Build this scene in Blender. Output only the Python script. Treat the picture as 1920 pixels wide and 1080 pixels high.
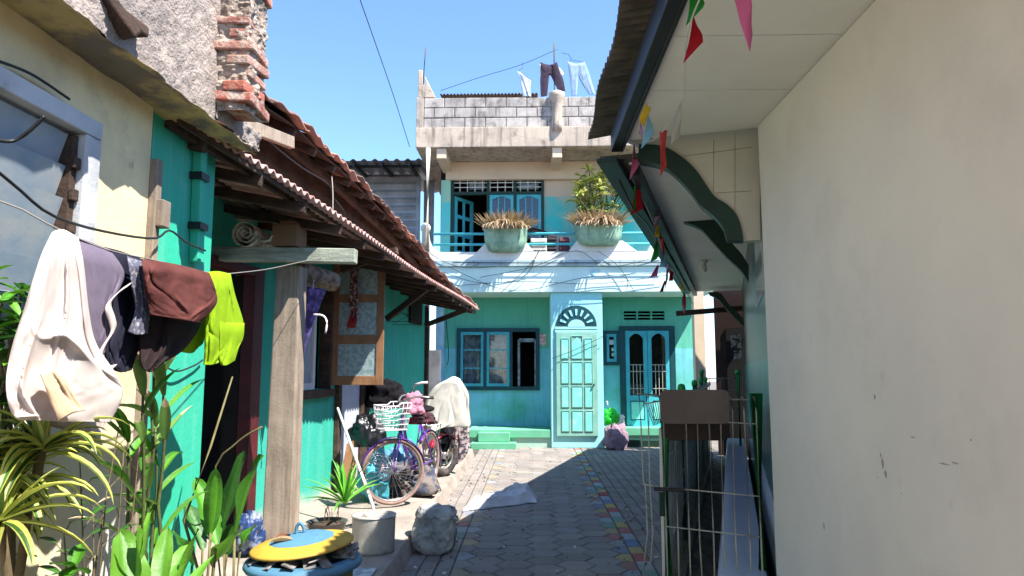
import bpy, bmesh, math, random
from mathutils import Vector, Matrix, Euler, noise
R = math.radians
random.seed(7)
sc = bpy.context.scene
for o in list(bpy.data.objects): bpy.data.objects.remove(o)
COL = sc.collection

# ------------------------------------------------------------------ camera
FPX = 1300.0
CAM = Vector((0, 0, 1.55))
CROT = Euler((R(90 + 6.67), 0, R(1.54)), 'XYZ')
cam = bpy.data.cameras.new('camera'); camo = bpy.data.objects.new('camera', cam); COL.objects.link(camo)
camo.location = CAM; camo.rotation_euler = CROT
cam.sensor_width = 36; cam.lens = FPX / 1920 * 36; cam.clip_start = .05; cam.clip_end = 2000
sc.camera = camo
# ------------------------------------------------------------------ world and sun
SUNV = Vector((.565, -.35, 1.0)).normalized()          # towards the sun
w = bpy.data.worlds.new('World'); sc.world = w; w.use_nodes = True
nt = w.node_tree; bg = nt.nodes['Background']; sky = nt.nodes.new('ShaderNodeTexSky')
sky.sky_type = 'NISHITA'; sky.sun_disc = False
sky.sun_elevation = math.asin(SUNV.z); sky.sun_rotation = math.atan2(SUNV.x, SUNV.y)
sky.air_density = 1.0; sky.dust_density = .3; sky.ozone_density = 8
nt.links.new(sky.outputs[0], bg.inputs[0]); bg.inputs[1].default_value = .12
sun = bpy.data.lights.new('sun', 'SUN'); sun.energy = 4.4; sun.angle = R(.5); sun.color = (1, .95, .87)
suno = bpy.data.objects.new('sun', sun); COL.objects.link(suno); suno.location = SUNV * 40
suno.rotation_euler = SUNV.to_track_quat('Z', 'Y').to_euler()
vs = sc.view_settings; vs.view_transform = 'Standard'; vs.look = 'None'; vs.gamma = 1; vs.use_curve_mapping = False
vs.exposure = 1.65

# ------------------------------------------------------------------ helpers
MR = CROT.to_matrix()
def ray(px, py): return MR @ Vector(((px - 960) / FPX, (540 - py) / FPX, -1))
def at(px, py, Y): r = ray(px, py); return CAM + r * (Y / r.y)
def atx(px, py, X): r = ray(px, py); return CAM + r * (X / r.x)
def atz(px, py, Z): r = ray(px, py); return CAM + r * ((Z - CAM.z) / r.z)
def V(*a): return Vector(a)
def lin(c): return tuple(((x/255)/12.92 if x <= 10 else (((x/255)+.055)/1.055)**2.4) for x in c)
def jit(a): return random.uniform(-a, a)
ORG = {}
def tag(o, label=None, cat=None, group=None, kind=None):
    if label: o['label'] = label
    if cat: o['category'] = cat
    if group: o['group'] = group
    if kind: o['kind'] = kind
    return o
def thing(name, label, cat, loc=(0, 0, 0), group=None):
    o = bpy.data.objects.new(name, None); COL.objects.link(o); o.location = loc; o.empty_display_size = .1
    ORG[o.name] = Vector(loc); return tag(o, label, cat, group)

class MB:
    def __init__(s):
        s.bm = bmesh.new(); s.cl = s.bm.faces.layers.float_color.new('Col'); s.c = (1, 1, 1, 1); s.sm = False
    def f(s, pts):
        vs = [s.bm.verts.new(p) for p in pts]
        return s.face(vs)
    def face(s, vs):
        try: fc = s.bm.faces.new(vs)
        except ValueError: return None
        fc[s.cl] = s.c; fc.smooth = s.sm; return fc
    def box(s, x0, x1, y0, y1, z0, z1, M=None):
        p = [V(x, y, z) for z in (z0, z1) for y in (y0, y1) for x in (x0, x1)]
        if M: p = [M @ q for q in p]
        v = [s.bm.verts.new(q) for q in p]
        for i in ((0, 2, 3, 1), (4, 5, 7, 6), (0, 1, 5, 4), (2, 6, 7, 3), (0, 4, 6, 2), (1, 3, 7, 5)): s.face([v[k] for k in i])
    def cbox(s, c, sx, sy, sz, rot=(0, 0, 0)):
        M = Matrix.Translation(c) @ Euler(rot).to_matrix().to_4x4()
        s.box(-sx/2, sx/2, -sy/2, sy/2, -sz/2, sz/2, M)
    def bar(s, a, b, w, h, up=(0, 0, 1)):
        a = Vector(a); b = Vector(b); d = b - a; L = d.length; d.normalize(); up = Vector(up)
        if abs(d.dot(up)) > .99: up = V(0, 1, 0)
        x = d.cross(up).normalized(); z = x.cross(d)
        M = Matrix((x, d, z)).transposed().to_4x4(); M.translation = a
        s.box(-w/2, w/2, 0, L, -h/2, h/2, M)
    def prism(s, pts, vec):
        vec = Vector(vec); a = [s.bm.verts.new(p) for p in pts]; b = [s.bm.verts.new(Vector(p) + vec) for p in pts]
        s.face(a[::-1]); s.face(b); n = len(a)
        for i in range(n): s.face([a[i], a[(i+1) % n], b[(i+1) % n], b[i]])
    def tube(s, pts, r, n=6, closed=False, cap=True):
        pts = [Vector(p) for p in pts]; m = len(pts); rs = r if isinstance(r, (list, tuple)) else [r]*m
        rings = []; up = V(.13, .21, 1).normalized()
        for i, p in enumerate(pts):
            a = pts[(i-1) % m] if (closed or i > 0) else p; b = pts[(i+1) % m] if (closed or i < m-1) else p
            t = (b - a).normalized()
            if t.length < .5: t = V(0, 0, 1)
            x = t.cross(up)
            if x.length < .05: x = t.cross(V(1, 0, 0))
            x.normalize(); y = t.cross(x); up = y if abs(t.dot(up)) > .9 else up
            rings.append([s.bm.verts.new(p + (x*math.cos(2*math.pi*k/n) + y*math.sin(2*math.pi*k/n))*rs[i]) for k in range(n)])
        sm = s.sm; s.sm = n > 4
        for i in range(m if closed else m-1):
            A = rings[i]; B = rings[(i+1) % m]
            for k in range(n): s.face([A[k], A[(k+1) % n], B[(k+1) % n], B[k]])
        s.sm = sm
        if cap and not closed: s.face(rings[0][::-1]); s.face(rings[-1])
    def lathe(s, prof, c, n=24, M=None, cap=True):
        c = Vector(c); rings = []
        for r, z in prof:
            ring = []
            for k in range(n):
                p = V(r*math.cos(2*math.pi*k/n), r*math.sin(2*math.pi*k/n), z)
                if M: p = M @ p
                ring.append(s.bm.verts.new(c + p))
            rings.append(ring)
        sm = s.sm; s.sm = True
        for A, B in zip(rings, rings[1:]):
            for k in range(n): s.face([A[k], A[(k+1) % n], B[(k+1) % n], B[k]])
        s.sm = sm
        if cap: s.face(rings[0][::-1]); s.face(rings[-1])
    def grid(s, fn, nu, nv, cf=None):
        v = [[s.bm.verts.new(fn(i/nu, j/nv)) for i in range(nu+1)] for j in range(nv+1)]
        for j in range(nv):
            for i in range(nu):
                if cf:
                    c = cf((i+.5)/nu, (j+.5)/nv)
                    if c is None: continue
                    s.c = c
                s.face([v[j][i], v[j][i+1], v[j+1][i+1], v[j+1][i]])
    def wall(s, o, u, n, L, z0, z1, t, holes=()):
        """wall in plane through o along u (unit), outward normal n, thickness t behind it; holes = (u0,u1,z0,z1)"""
        o = Vector(o); u = Vector(u).normalized(); n = Vector(n).normalized()
        us = sorted({0, L, *[h[0] for h in holes], *[h[1] for h in holes]}); zs = sorted({z0, z1, *[h[2] for h in holes], *[h[3] for h in holes]})
        us = [a for a in us if 0 <= a <= L]; zs = [z for z in zs if z0 <= z <= z1]
        def solid(i, j):
            if i < 0 or j < 0 or i >= len(us)-1 or j >= len(zs)-1: return False
            cu = (us[i]+us[i+1])/2; cz = (zs[j]+zs[j+1])/2
            return not any(h[0] < cu < h[1] and h[2] < cz < h[3] for h in holes)
        P = lambda a, z, d: V(o.x + u.x*a - n.x*d, o.y + u.y*a - n.y*d, z)
        for i in range(len(us)-1):
            for j in range(len(zs)-1):
                if not solid(i, j): continue
                a, b, c, d = us[i], us[i+1], zs[j], zs[j+1]
                s.f([P(a, c, 0), P(b, c, 0), P(b, d, 0), P(a, d, 0)]); s.f([P(a, c, t), P(a, d, t), P(b, d, t), P(b, c, t)])
                if not solid(i-1, j): s.f([P(a, c, 0), P(a, d, 0), P(a, d, t), P(a, c, t)])
                if not solid(i+1, j): s.f([P(b, c, 0), P(b, c, t), P(b, d, t), P(b, d, 0)])
                if not solid(i, j-1): s.f([P(a, c, 0), P(a, c, t), P(b, c, t), P(b, c, 0)])
                if not solid(i, j+1): s.f([P(a, d, 0), P(b, d, 0), P(b, d, t), P(a, d, t)])
        bmesh.ops.remove_doubles(s.bm, verts=s.bm.verts, dist=1e-5)
    def leaf(s, base, d, L, W, droop=.5, cols=None, fold=.25, n=7, up=V(0, 0, 1), tip=1.0, wave=0, shape='lance'):
        """a leaf blade as a bent strip; cols = (margin colour, centre colour)"""
        p = Vector(base); d = Vector(d).normalized(); st = L/n; rows = []
        side = d.cross(up)
        if side.length < .05: side = d.cross(V(1, .3, 0))
        side.normalize(); ph = random.uniform(0, 6)
        for i in range(n+1):
            t = i/n
            if shape == 'lance': wd = W*(math.sin(math.pi*min(1, (.08+t*.92)))**.75)*(1-.15*t)
            elif shape == 'strap': wd = W*min(1, .55+2*t)*(1-t**3.0)**.8
            else: wd = W*(math.sin(math.pi*(.04+.96*t))**.6)
            nrm = side.cross(d).normalized()
            wv = wave*math.sin(ph+t*9)*W
            rows.append([p - side*wd/2 + nrm*(wd*fold+wv), p - side*wd*.2 + nrm*wd*fold*.3, p, p + side*wd*.2 + nrm*wd*fold*.3, p + side*wd/2 + nrm*(wd*fold-wv)])
            p = p + d*st
            d = (d + V(0, 0, -1)*droop*st/L*(.4+1.6*t)).normalized()
            side = (side - d*side.dot(d)).normalized()
        v = [[s.bm.verts.new(q) for q in r] for r in rows]; sm = s.sm; s.sm = True
        br = random.uniform(.8, 1.2)
        for i in range(n):
            for k in range(4):
                if cols:
                    c = cols[0] if k in (0, 3) else cols[1]
                    if len(cols) > 2 and i >= n-2 : c = cols[2]
                    s.c = (c[0]*br, c[1]*br, c[2]*br, 1)
                s.face([v[i][k], v[i][k+1], v[i+1][k+1], v[i+1][k]])
        s.sm = sm; return p
    def build(s, name, mat, parent=None, bevel=0, solid=0, sub=0, label=None, cat=None, group=None, kind=None, org=None, smooth=None):
        bm = s.bm
        bmesh.ops.recalc_face_normals(bm, faces=bm.faces[:]) if not solid else None
        if parent is not None: off = ORG[parent.name]
        elif org is not None: off = Vector(org)
        else:
            xs = [v.co for v in bm.verts]
            off = V((min(p.x for p in xs)+max(p.x for p in xs))/2, (min(p.y for p in xs)+max(p.y for p in xs))/2, min(p.z for p in xs))
        for v in bm.verts: v.co -= off
        if smooth is not None:
            for fc in bm.faces: fc.smooth = smooth
        me = bpy.data.meshes.new(name); bm.to_mesh(me); bm.free()
        o = bpy.data.objects.new(name, me); COL.objects.link(o)
        for m in (mat if isinstance(mat, (list, tuple)) else [mat]): me.materials.append(m)
        if parent is not None: o.parent = parent
        else: o.location = off
        ORG[o.name] = off.copy()
        if solid: md = o.modifiers.new('t', 'SOLIDIFY'); md.thickness = solid; md.offset = 0
        if sub: md = o.modifiers.new('s', 'SUBSURF'); md.levels = sub; md.render_levels = sub
        if bevel: md = o.modifiers.new('b', 'BEVEL'); md.width = bevel; md.segments = 2; md.limit_method = 'ANGLE'; md.angle_limit = R(40)
        return tag(o, label, cat, group, kind)
def kids(o): return [c for c in bpy.data.objects if c.parent == o]
def copy_tree(o, parent=None):
    c = o.copy(); COL.objects.link(c); ORG[c.name] = ORG[o.name].copy()
    if parent: c.parent = parent
    for k in kids(o): copy_tree(k, c)
    return c

# ------------------------------------------------------------------ materials
MATS = {}
def mat(name, c, rough=.8, c2=None, scale=2.5, lo=.4, hi=.65, bump=.15, bscale=40, metal=0, attr=False, spec=.35,
        stain=None, zsplit=None, trl=0, drip=None, wave=None, coat=0, grain=None):
    m = bpy.data.materials.new(name); m.use_nodes = True; t = m.node_tree; N = t.nodes; L = t.links
    b = N['Principled BSDF']; out = N['Material Output']
    geo = N.new('ShaderNodeNewGeometry'); pos = geo.outputs['Position']
    def noi(sc_, det=6, vec=None, rgh=.6):
        n = N.new('ShaderNodeTexNoise'); n.inputs['Scale'].default_value = sc_; n.inputs['Detail'].default_value = det
        n.inputs['Roughness'].default_value = rgh; L.new(vec or pos, n.inputs['Vector']); return n.outputs['Fac']
    def ramp(fac, a, b_):
        r = N.new('ShaderNodeMapRange'); r.inputs[1].default_value = a; r.inputs[2].default_value = b_; r.clamp = True
        L.new(fac, r.inputs[0]); return r.outputs[0]
    def mix(fac, A, B, typ='MIX'):
        x = N.new('ShaderNodeMix'); x.data_type = 'RGBA'; x.blend_type = typ
        if isinstance(fac, (int, float)): x.inputs[0].default_value = fac
        else: L.new(fac, x.inputs[0])
        for i, q in ((6, A), (7, B)):
            if isinstance(q, tuple): x.inputs[i].default_value = (*q[:3], 1)
            else: L.new(q, x.inputs[i])
        return x.outputs[2]
    def mth(op, a, b_=0.0):
        x = N.new('ShaderNodeMath'); x.operation = op
        for i, q in ((0, a), (1, b_)):
            if isinstance(q, (int, float)): x.inputs[i].default_value = q
            else: L.new(q, x.inputs[i])
        return x.outputs[0]
    def mapv(sx, sy, sz):
        x = N.new('ShaderNodeMapping'); x.inputs['Scale'].default_value = (sx, sy, sz); L.new(pos, x.inputs['Vector']); return x.outputs[0]
    col = tuple(c)
    if zsplit:                                   # two paint colours meeting at a height
        z0, cb, soft = zsplit
        sx = N.new('ShaderNodeSeparateXYZ'); L.new(pos, sx.inputs[0])
        zz = mth('ADD', sx.outputs[2], mth('MULTIPLY', noi(4), soft*2))
        col = mix(ramp(zz, z0, z0 + soft + .004), tuple(cb), col)
    if c2: col = mix(ramp(noi(scale), lo, hi), col, tuple(c2))
    if attr:
        a = N.new('ShaderNodeAttribute'); a.attribute_name = 'Col'; col = mix(1.0, col, a.outputs[0], 'MULTIPLY')
    if grain:                                    # wood grain along an axis
        sxyz, gc, ga = grain
        col = mix(mth('MULTIPLY', ramp(noi(1, 8, mapv(*sxyz), .7), .42, .62), ga), col, tuple(gc))
    if drip:                                     # vertical runs of dirt
        dc, amt = drip[:2]
        f = mth('MULTIPLY', ramp(noi(1, 5, mapv(9, 9, .7)), .52, .72), amt); col = mix(f, col, tuple(dc))
    for st in ([stain] if stain and not isinstance(stain[0][0], (list, tuple)) else (stain or [])):
        scol, ssc, a0, a1, amt = st
        col = mix(mth('MULTIPLY', ramp(noi(ssc, 9, None, .68), a0, a1), amt), col, tuple(scol))
    if isinstance(col, tuple): b.inputs['Base Color'].default_value = (*col[:3], 1)
    else: L.new(col, b.inputs['Base Color'])
    b.inputs['Roughness'].default_value = rough; b.inputs['Metallic'].default_value = metal
    b.inputs['Specular IOR Level'].default_value = spec
    if coat: b.inputs['Coat Weight'].default_value = coat; b.inputs['Coat Roughness'].default_value = .15
    h = None
    if bump:
        h = noi(bscale, 8)
        if wave: 
            wv = N.new('ShaderNodeTexWave'); wv.inputs['Scale'].default_value = wave; wv.inputs['Distortion'].default_value = 1; L.new(pos, wv.inputs['Vector'])
            h = mth('ADD', h, wv.outputs['Fac'])
        bp = N.new('ShaderNodeBump'); bp.inputs['Strength'].default_value = min(1, bump); bp.inputs['Distance'].default_value = .02 if bump <= 1 else .02*bump
        L.new(h, bp.inputs['Height']); L.new(bp.outputs[0], b.inputs['Normal'])
    if trl:
        tr = N.new('ShaderNodeBsdfTranslucent'); ms = N.new('ShaderNodeMixShader'); ms.inputs[0].default_value = trl
        if isinstance(col, tuple): tr.inputs[0].default_value = (*col[:3], 1)
        else: L.new(col, tr.inputs[0])
        L.new(b.outputs[0], ms.inputs[1]); L.new(tr.outputs[0], ms.inputs[2]); L.new(ms.outputs[0], out.inputs[0])
    MATS[name] = m; return m
def glassmat(name, tint, mixf, rough=.03):
    m = bpy.data.materials.new(name); m.use_nodes = True; t = m.node_tree; N = t.nodes; L = t.links
    N.remove(N['Principled BSDF']); out = N['Material Output']
    tr = N.new('ShaderNodeBsdfTransparent'); tr.inputs[0].default_value = (*tint, 1)
    gl = N.new('ShaderNodeBsdfGlossy'); gl.inputs['Roughness'].default_value = rough
    fr = N.new('ShaderNodeFresnel'); fr.inputs[0].default_value = 1.5
    ad = N.new('ShaderNodeMath'); ad.operation = 'ADD'; ad.inputs[1].default_value = mixf; L.new(fr.outputs[0], ad.inputs[0]); ad.use_clamp = True
    ms = N.new('ShaderNodeMixShader'); L.new(ad.outputs[0], ms.inputs[0]); L.new(tr.outputs[0], ms.inputs[1]); L.new(gl.outputs[0], ms.inputs[2]); L.new(ms.outputs[0], out.inputs[0])
    return m
M = {}
M['concrete'] = mat('concrete', lin((158, 150, 140)), .9, lin((128, 122, 114)), 3, .4, .7, .35, 60, stain=(lin((80, 76, 70)), 5, .58, .75, .6))
M['ground'] = mat('ground', lin((120, 113, 106)), .95, lin((96, 90, 84)), 1.5, .4, .7, .3, 50)
M['plinth'] = mat('plinth', lin((156, 144, 134)), .95, lin((126, 116, 108)), 3, .4, .7, .6, 45, stain=[(lin((86, 78, 72)), 4, .56, .75, .6), (lin((190, 178, 166)), 1.3, .55, .75, .5)])
M['paver'] = mat('paver', (1, 1, 1), .85, (.8, .78, .77), 2.2, .4, .7, .35, 70, attr=True, stain=[(lin((150, 140, 130)), 1.6, .55, .8, .35), (lin((60, 57, 55)), 7, .6, .8, .45)])
M['grout'] = mat('grout', lin((70, 66, 62)), .95, lin((100, 94, 88)), 6)
M['beige'] = mat('beige_wall', lin((238, 232, 223)), .75, lin((228, 222, 215)), 1.2, .4, .65, .14, 7, stain=[(lin((166, 161, 153)), 1.4, .52, .8, .3), (lin((140, 134, 126)), 5, .64, .8, .35), (lin((120, 115, 110)), 13, .72, .8, .5)])
M['soffit'] = mat('soffit', lin((240, 237, 230)), .7, lin((230, 226, 217)), 1.5, .4, .7, .05, 20, stain=(lin((170, 150, 120)), 2.3, .64, .85, .4))
M['steel_dark'] = mat('dark_steel', lin((44, 46, 48)), .45, lin((34, 34, 35)), 6, .4, .7, .05, 40, metal=.3)
M['dgreen'] = mat('dark_green_paint', lin((20, 52, 42)), .5, lin((16, 48, 38)), 6, .4, .7, .08, 40)
M['fgreen'] = mat('fence_green', lin((44, 164, 80)), .4, lin((34, 136, 66)), 8, .4, .7, .05, 40, stain=(lin((70, 60, 45)), 14, .66, .78, .6))
M['wire'] = mat('white_wire', lin((176, 172, 160)), .5, lin((130, 120, 105)), 20, .55, .7, .05, 60)
M['metal_brown'] = mat('weathered_roof_metal', lin((92, 84, 76)), .7, lin((60, 54, 48)), 5, .4, .65, .2, 40, metal=.1)
M['metal_grey'] = mat('grey_roof_metal', lin((150, 152, 158)), .5, lin((118, 118, 122)), 3, .4, .7, .05, 30, metal=.4)
M['tilewhite'] = mat('pale_tile', lin((204, 200, 184)), .35, lin((186, 184, 170)), 1.5, .4, .7, .03, 20, stain=(lin((140, 120, 90)), 2.2, .64, .8, .4))
M['tileblue'] = mat('blue_floor_tile', lin((176, 190, 214)), .3, lin((158, 172, 200)), 2, .4, .7, .03, 20, stain=(lin((90, 84, 80)), 6, .62, .75, .5))
M['tilegreen'] = mat('green_tile', lin((22, 58, 50)), .3, lin((18, 48, 42)), 3, .4, .7, .03, 20, zsplit=(1.62, lin((62, 124, 118)), .01))
M['yellow'] = mat('yellow_plaster', lin((226, 206, 160)), .85, lin((204, 186, 146)), 1.6, .4, .65, .2, 40, zsplit=(1.45, lin((196, 194, 186)), .1), stain=[(lin((140, 126, 100)), 2.4, .58, .8, .5), (lin((92, 86, 74)), 7, .66, .8, .6)])
M['rough'] = mat('rough_plaster', lin((168, 154, 144)), .95, lin((140, 128, 120)), 4, .4, .65, 1.0, 60, stain=[(lin((104, 94, 88)), 16, .56, .7, .6), (lin((120, 112, 108)), 1.6, .5, .7, .5)])
M['ledge_under'] = mat('ledge_underside', lin((182, 162, 112)), .9, lin((116, 108, 98)), 2.4, .48, .58, .3, 40, stain=(lin((80, 74, 66)), 6, .55, .7, .7))
M['brick'] = mat('red_brick', (1, 1, 1), .9, (.8, .75, .72), 9, .4, .65, .6, 50, attr=True, stain=(lin((186, 170, 156)), 11, .46, .6, .8))
M['mortar'] = mat('mortar', lin((176, 160, 146)), .95, lin((130, 116, 104)), 12, .4, .6, 1.0, 45)
M['teal'] = mat('teal_paint', lin((44, 170, 138)), .7, lin((56, 162, 140)), 1.5, .4, .7, .15, 30, stain=[(lin((120, 190, 172)), 1.8, .56, .8, .5), (lin((60, 110, 100)), 6, .64, .8, .45), (lin((190, 200, 190)), 11, .7, .76, .6)], drip=(lin((110, 186, 168)), .4))
M['peel'] = mat('peeling_paint', lin((42, 156, 134)), .8, lin((52, 162, 146)), 1.5, .4, .7, .25, 30, zsplit=(.30, lin((186, 168, 154)), .12), stain=[(lin((110, 186, 168)), 2, .6, .85, .45), (lin((36, 100, 88)), 5, .64, .8, .4)], drip=(lin((96, 180, 164)), .35))
M['house'] = mat('house_paint', lin((98, 186, 158)), .7, lin((88, 176, 150)), 1.2, .4, .7, .08, 25, zsplit=(2.0, lin((128, 206, 222)), .03), stain=[(lin((40, 110, 100)), 5, .62, .85, .4), (lin((130, 196, 184)), 1.1, .55, .8, .35), (lin((96, 104, 96)), 13, .68, .78, .5)], drip=(lin((44, 120, 116)), .35))
M['house_up'] = mat('upper_wall_paint', lin((214, 192, 166)), .75, lin((204, 182, 158)), 1.2, .4, .7, .08, 25, zsplit=(5.34, lin((70, 196, 190)), .01), stain=(lin((50, 120, 110)), 3, .62, .8, .4))
M['pier'] = mat('pier_paint', lin((146, 210, 208)), .75, lin((158, 216, 210)), 1.5, .4, .7, .1, 25, drip=(lin((190, 226, 220)), .5), stain=(lin((70, 150, 160)), 5, .66, .8, .4))
M['balcony'] = mat('balcony_paint', lin((196, 224, 216)), .8, lin((208, 230, 220)), 1.6, .4, .6, .15, 25, stain=[(lin((124, 180, 206)), 1.7, .57, .63, .75), (lin((120, 132, 130)), 6, .62, .8, .5)], drip=(lin((196, 216, 210)), .5))
M['white'] = mat('white_paint', lin((214, 212, 204)), .6, lin((198, 194, 184)), 3, .4, .7, .08, 30, stain=(lin((120, 112, 102)), 7, .64, .8, .5))
M['oldconc'] = mat('weathered_concrete', lin((190, 174, 156)), .9, lin((164, 150, 136)), 2.5, .4, .65, .3, 30, drip=(lin((70, 66, 62)), .75), stain=(lin((88, 82, 76)), 5, .58, .72, .75))
M['block'] = mat('concrete_block', lin((182, 174, 166)), .95, lin((156, 150, 144)), 4, .4, .65, .5, 50, attr=True, drip=(lin((60, 56, 54)), .6), stain=(lin((74, 68, 64)), 5, .52, .7, .8))
M['frame'] = mat('teal_frame', lin((22, 74, 80)), .5, lin((18, 62, 66)), 4)
M['case'] = mat('turquoise_wood', lin((72, 176, 186)), .55, lin((64, 160, 172)), 4, stain=(lin((150, 200, 200)), 9, .66, .8, .4))
M['doorgreen'] = mat('pale_green_door', lin((122, 176, 158)), .7, lin((140, 186, 170)), 5, .4, .65, .1, 40, stain=(lin((84, 120, 112)), 8, .6, .75, .5))
M['doorpanel'] = mat('mint_panel', lin((132, 220, 206)), .65, lin((120, 206, 196)), 4, stain=(lin((196, 226, 214)), 5, .56, .7, .6))
M['stepgreen'] = mat('green_step', lin((96, 168, 132)), .7, lin((110, 176, 146)), 3, .4, .7, .15, 40, stain=(lin((150, 160, 150)), 6, .6, .75, .5))
M['base'] = mat('plinth_paint', lin((150, 196, 176)), .85, lin((180, 196, 182)), 4, .4, .65, .3, 40, stain=(lin((190, 178, 166)), 5, .5, .65, .7))
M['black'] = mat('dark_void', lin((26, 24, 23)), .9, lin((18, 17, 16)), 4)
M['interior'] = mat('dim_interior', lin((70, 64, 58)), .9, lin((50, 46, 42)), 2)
M['glass'] = glassmat('window_glass', (.75, .8, .8), .06)
M['frost'] = mat('frosted_louvre', lin((128, 146, 162)), .2, lin((156, 162, 164)), 3, .4, .6, .05, 30, spec=.6)
M['wood'] = mat('weathered_wood', lin((160, 144, 128)), .85, lin((134, 120, 106)), 4, .4, .65, .15, 50, grain=((16, 16, 1.1), lin((88, 78, 68)), .55), stain=(lin((80, 72, 64)), 5, .58, .75, .6))
M['woodx'] = mat('painted_beam', lin((170, 176, 160)), .8, lin((140, 146, 132)), 4, .4, .65, .3, 50, grain=((2, 26, 26), lin((86, 84, 74)), .6))
M['darkwood'] = mat('dark_wood', lin((84, 64, 52)), .85, lin((58, 44, 36)), 5, .4, .65, .3, 50, grain=((3, 3, 22), lin((34, 26, 22)), .6))
M['maroon'] = mat('maroon_paint', lin((84, 26, 30)), .6, lin((60, 20, 24)), 5, stain=(lin((150, 130, 120)), 12, .66, .76, .6))
M['orangewood'] = mat('varnished_wood', lin((146, 108, 78)), .5, lin((124, 90, 64)), 4, .4, .65, .1, 50, grain=((10, 10, 1.5), lin((104, 66, 40)), .5))
M['tile'] = mat('roof_tile', (1, 1, 1), .9, (.8, .76, .74), 6, .4, .65, .3, 50, attr=True, stain=(lin((74, 62, 54)), 7, .52, .7, .7))
M['sheet'] = mat('awning_sheet', lin((190, 150, 140)), .85, lin((150, 112, 100)), 5, .4, .65, .2, 40, stain=(lin((90, 70, 62)), 6, .55, .7, .7))
M['brown'] = mat('brown_wood_wall', lin((50, 30, 26)), .6, lin((40, 24, 20)), 4)
# ================================================================== SETTING
m = MB(); m.f([(-60, -40, -.03), (60, -40, -.03), (60, 90, -.03), (-60, 90, -.03)]); m.build('ground', M['ground'], kind='structure')
PAINT = [lin((186, 74, 72)), lin((206, 182, 84)), lin((92, 126, 168)), lin((150, 186, 200)), lin((176, 66, 66)), lin((196, 176, 76)), lin((96, 160, 140)), lin((170, 190, 196))]
GREY = lin((134, 128, 124))
def gcol(k=1, a=.14): b = random.uniform(1-a, 1+a)*k; return (GREY[0]*b*random.uniform(.97, 1.06), GREY[1]*b, GREY[2]*b*random.uniform(.94, 1.02), 1)
def pcol(c, k=.75): 
    k *= .72*random.uniform(.6, 1.15); c = tuple(x*.8 for x in c)
    g = gcol(); return tuple(c[i]*k + g[i]*(1-k) for i in range(3)) + (1,)
def clipx(poly, x, keep_less):
    out = []
    for a, b in zip(poly, poly[1:]+poly[:1]):
        ia = (a[0] <= x) == keep_less; ib = (b[0] <= x) == keep_less
        if ia: out.append(a)
        if ia != ib: t = (x-a[0])/(b[0]-a[0]); out.append((x, a[1]+(b[1]-a[1])*t))
    return out
def paver(m, poly, c, gap=.006):
    if len(poly) < 3: return
    cx = sum(p[0] for p in poly)/len(poly); cy = sum(p[1] for p in poly)/len(poly)
    z = jit(.0025); tx = jit(.012); ty = jit(.012)
    def off(p, g): 
        d = math.hypot(p[0]-cx, p[1]-cy); k = max(.2, 1-g/d*1.15); return (cx+(p[0]-cx)*k, cy+(p[1]-cy)*k)
    a = [m.bm.verts.new((*off(p, gap), -.025)) for p in poly]
    b = [m.bm.verts.new((*off(p, gap), z-.006+(p[0]-cx)*tx+(p[1]-cy)*ty)) for p in poly]
    t = [m.bm.verts.new((*off(p, gap+.007), z+(p[0]-cx)*tx+(p[1]-cy)*ty)) for p in poly]
    m.c = c; n = len(poly)
    m.face(t)
    for i in range(n): m.face([a[i], a[(i+1) % n], b[(i+1) % n], b[i]]); m.face([b[i], b[(i+1) % n], t[(i+1) % n], t[i]])
m = MB(); m.box(-1.2, 3.6, 1.5, 14.3, -.028, -.012); m.build('paving_joints', M['grout'], kind='structure')
m = MB(); HW, HH = .36, .24; X0, X1 = -.62, .84
ncol = 7; cs = (X1-X0)/(ncol-1)/1.0; HW = cs*4/3
for k in range(ncol):
    cx = X0 + k*cs
    for j in range(6, 60):
        cy = j*HH + (HH/2 if k % 2 else 0)
        hexp = [(cx-HW/2, cy), (cx-HW/4, cy-HH/2), (cx+HW/4, cy-HH/2), (cx+HW/2, cy), (cx+HW/4, cy+HH/2), (cx-HW/4, cy+HH/2)]
        c = gcol()
        if k == 0: hexp = clipx(hexp, X0, False); c = pcol(PAINT[(j*3) % 8], .45) if j % 2 else gcol()
        if k == ncol-1: hexp = clipx(hexp, X1, True); c = pcol(PAINT[(j*5) % 8], .62)
        paver(m, hexp, c)
for j in range(6, 58):
    y = j*.245
    paver(m, [(.845, y), (.965, y), (.965, y+.24), (.845, y+.24)], pcol(PAINT[j % 8], 1.0), .003)
    paver(m, [(-.745, y), (-.625, y), (-.625, y+.24), (-.745, y+.24)], pcol(PAINT[(j+3) % 8], .6) if 26 < j < 33 else gcol(1.06, .08), .003)
for i in range(2):
    for j in range(7, 70):
        y = j*.205 + (.1 if i else 0); paver(m, [(-1.0+i*.125, y), (-.88+i*.125, y), (-.88+i*.125, y+.2), (-1.0+i*.125, y+.2)], gcol(), .003)
for i in range(20):
    for j in range(7, 70):
        y = j*.205 + (.1 if i % 2 else 0); paver(m, [(.975+i*.125, y), (1.095+i*.125, y), (1.095+i*.125, y+.2), (.975+i*.125, y+.2)], gcol(.95), .003)
m.build('alley_paving', M['paver'], kind='structure')
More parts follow.
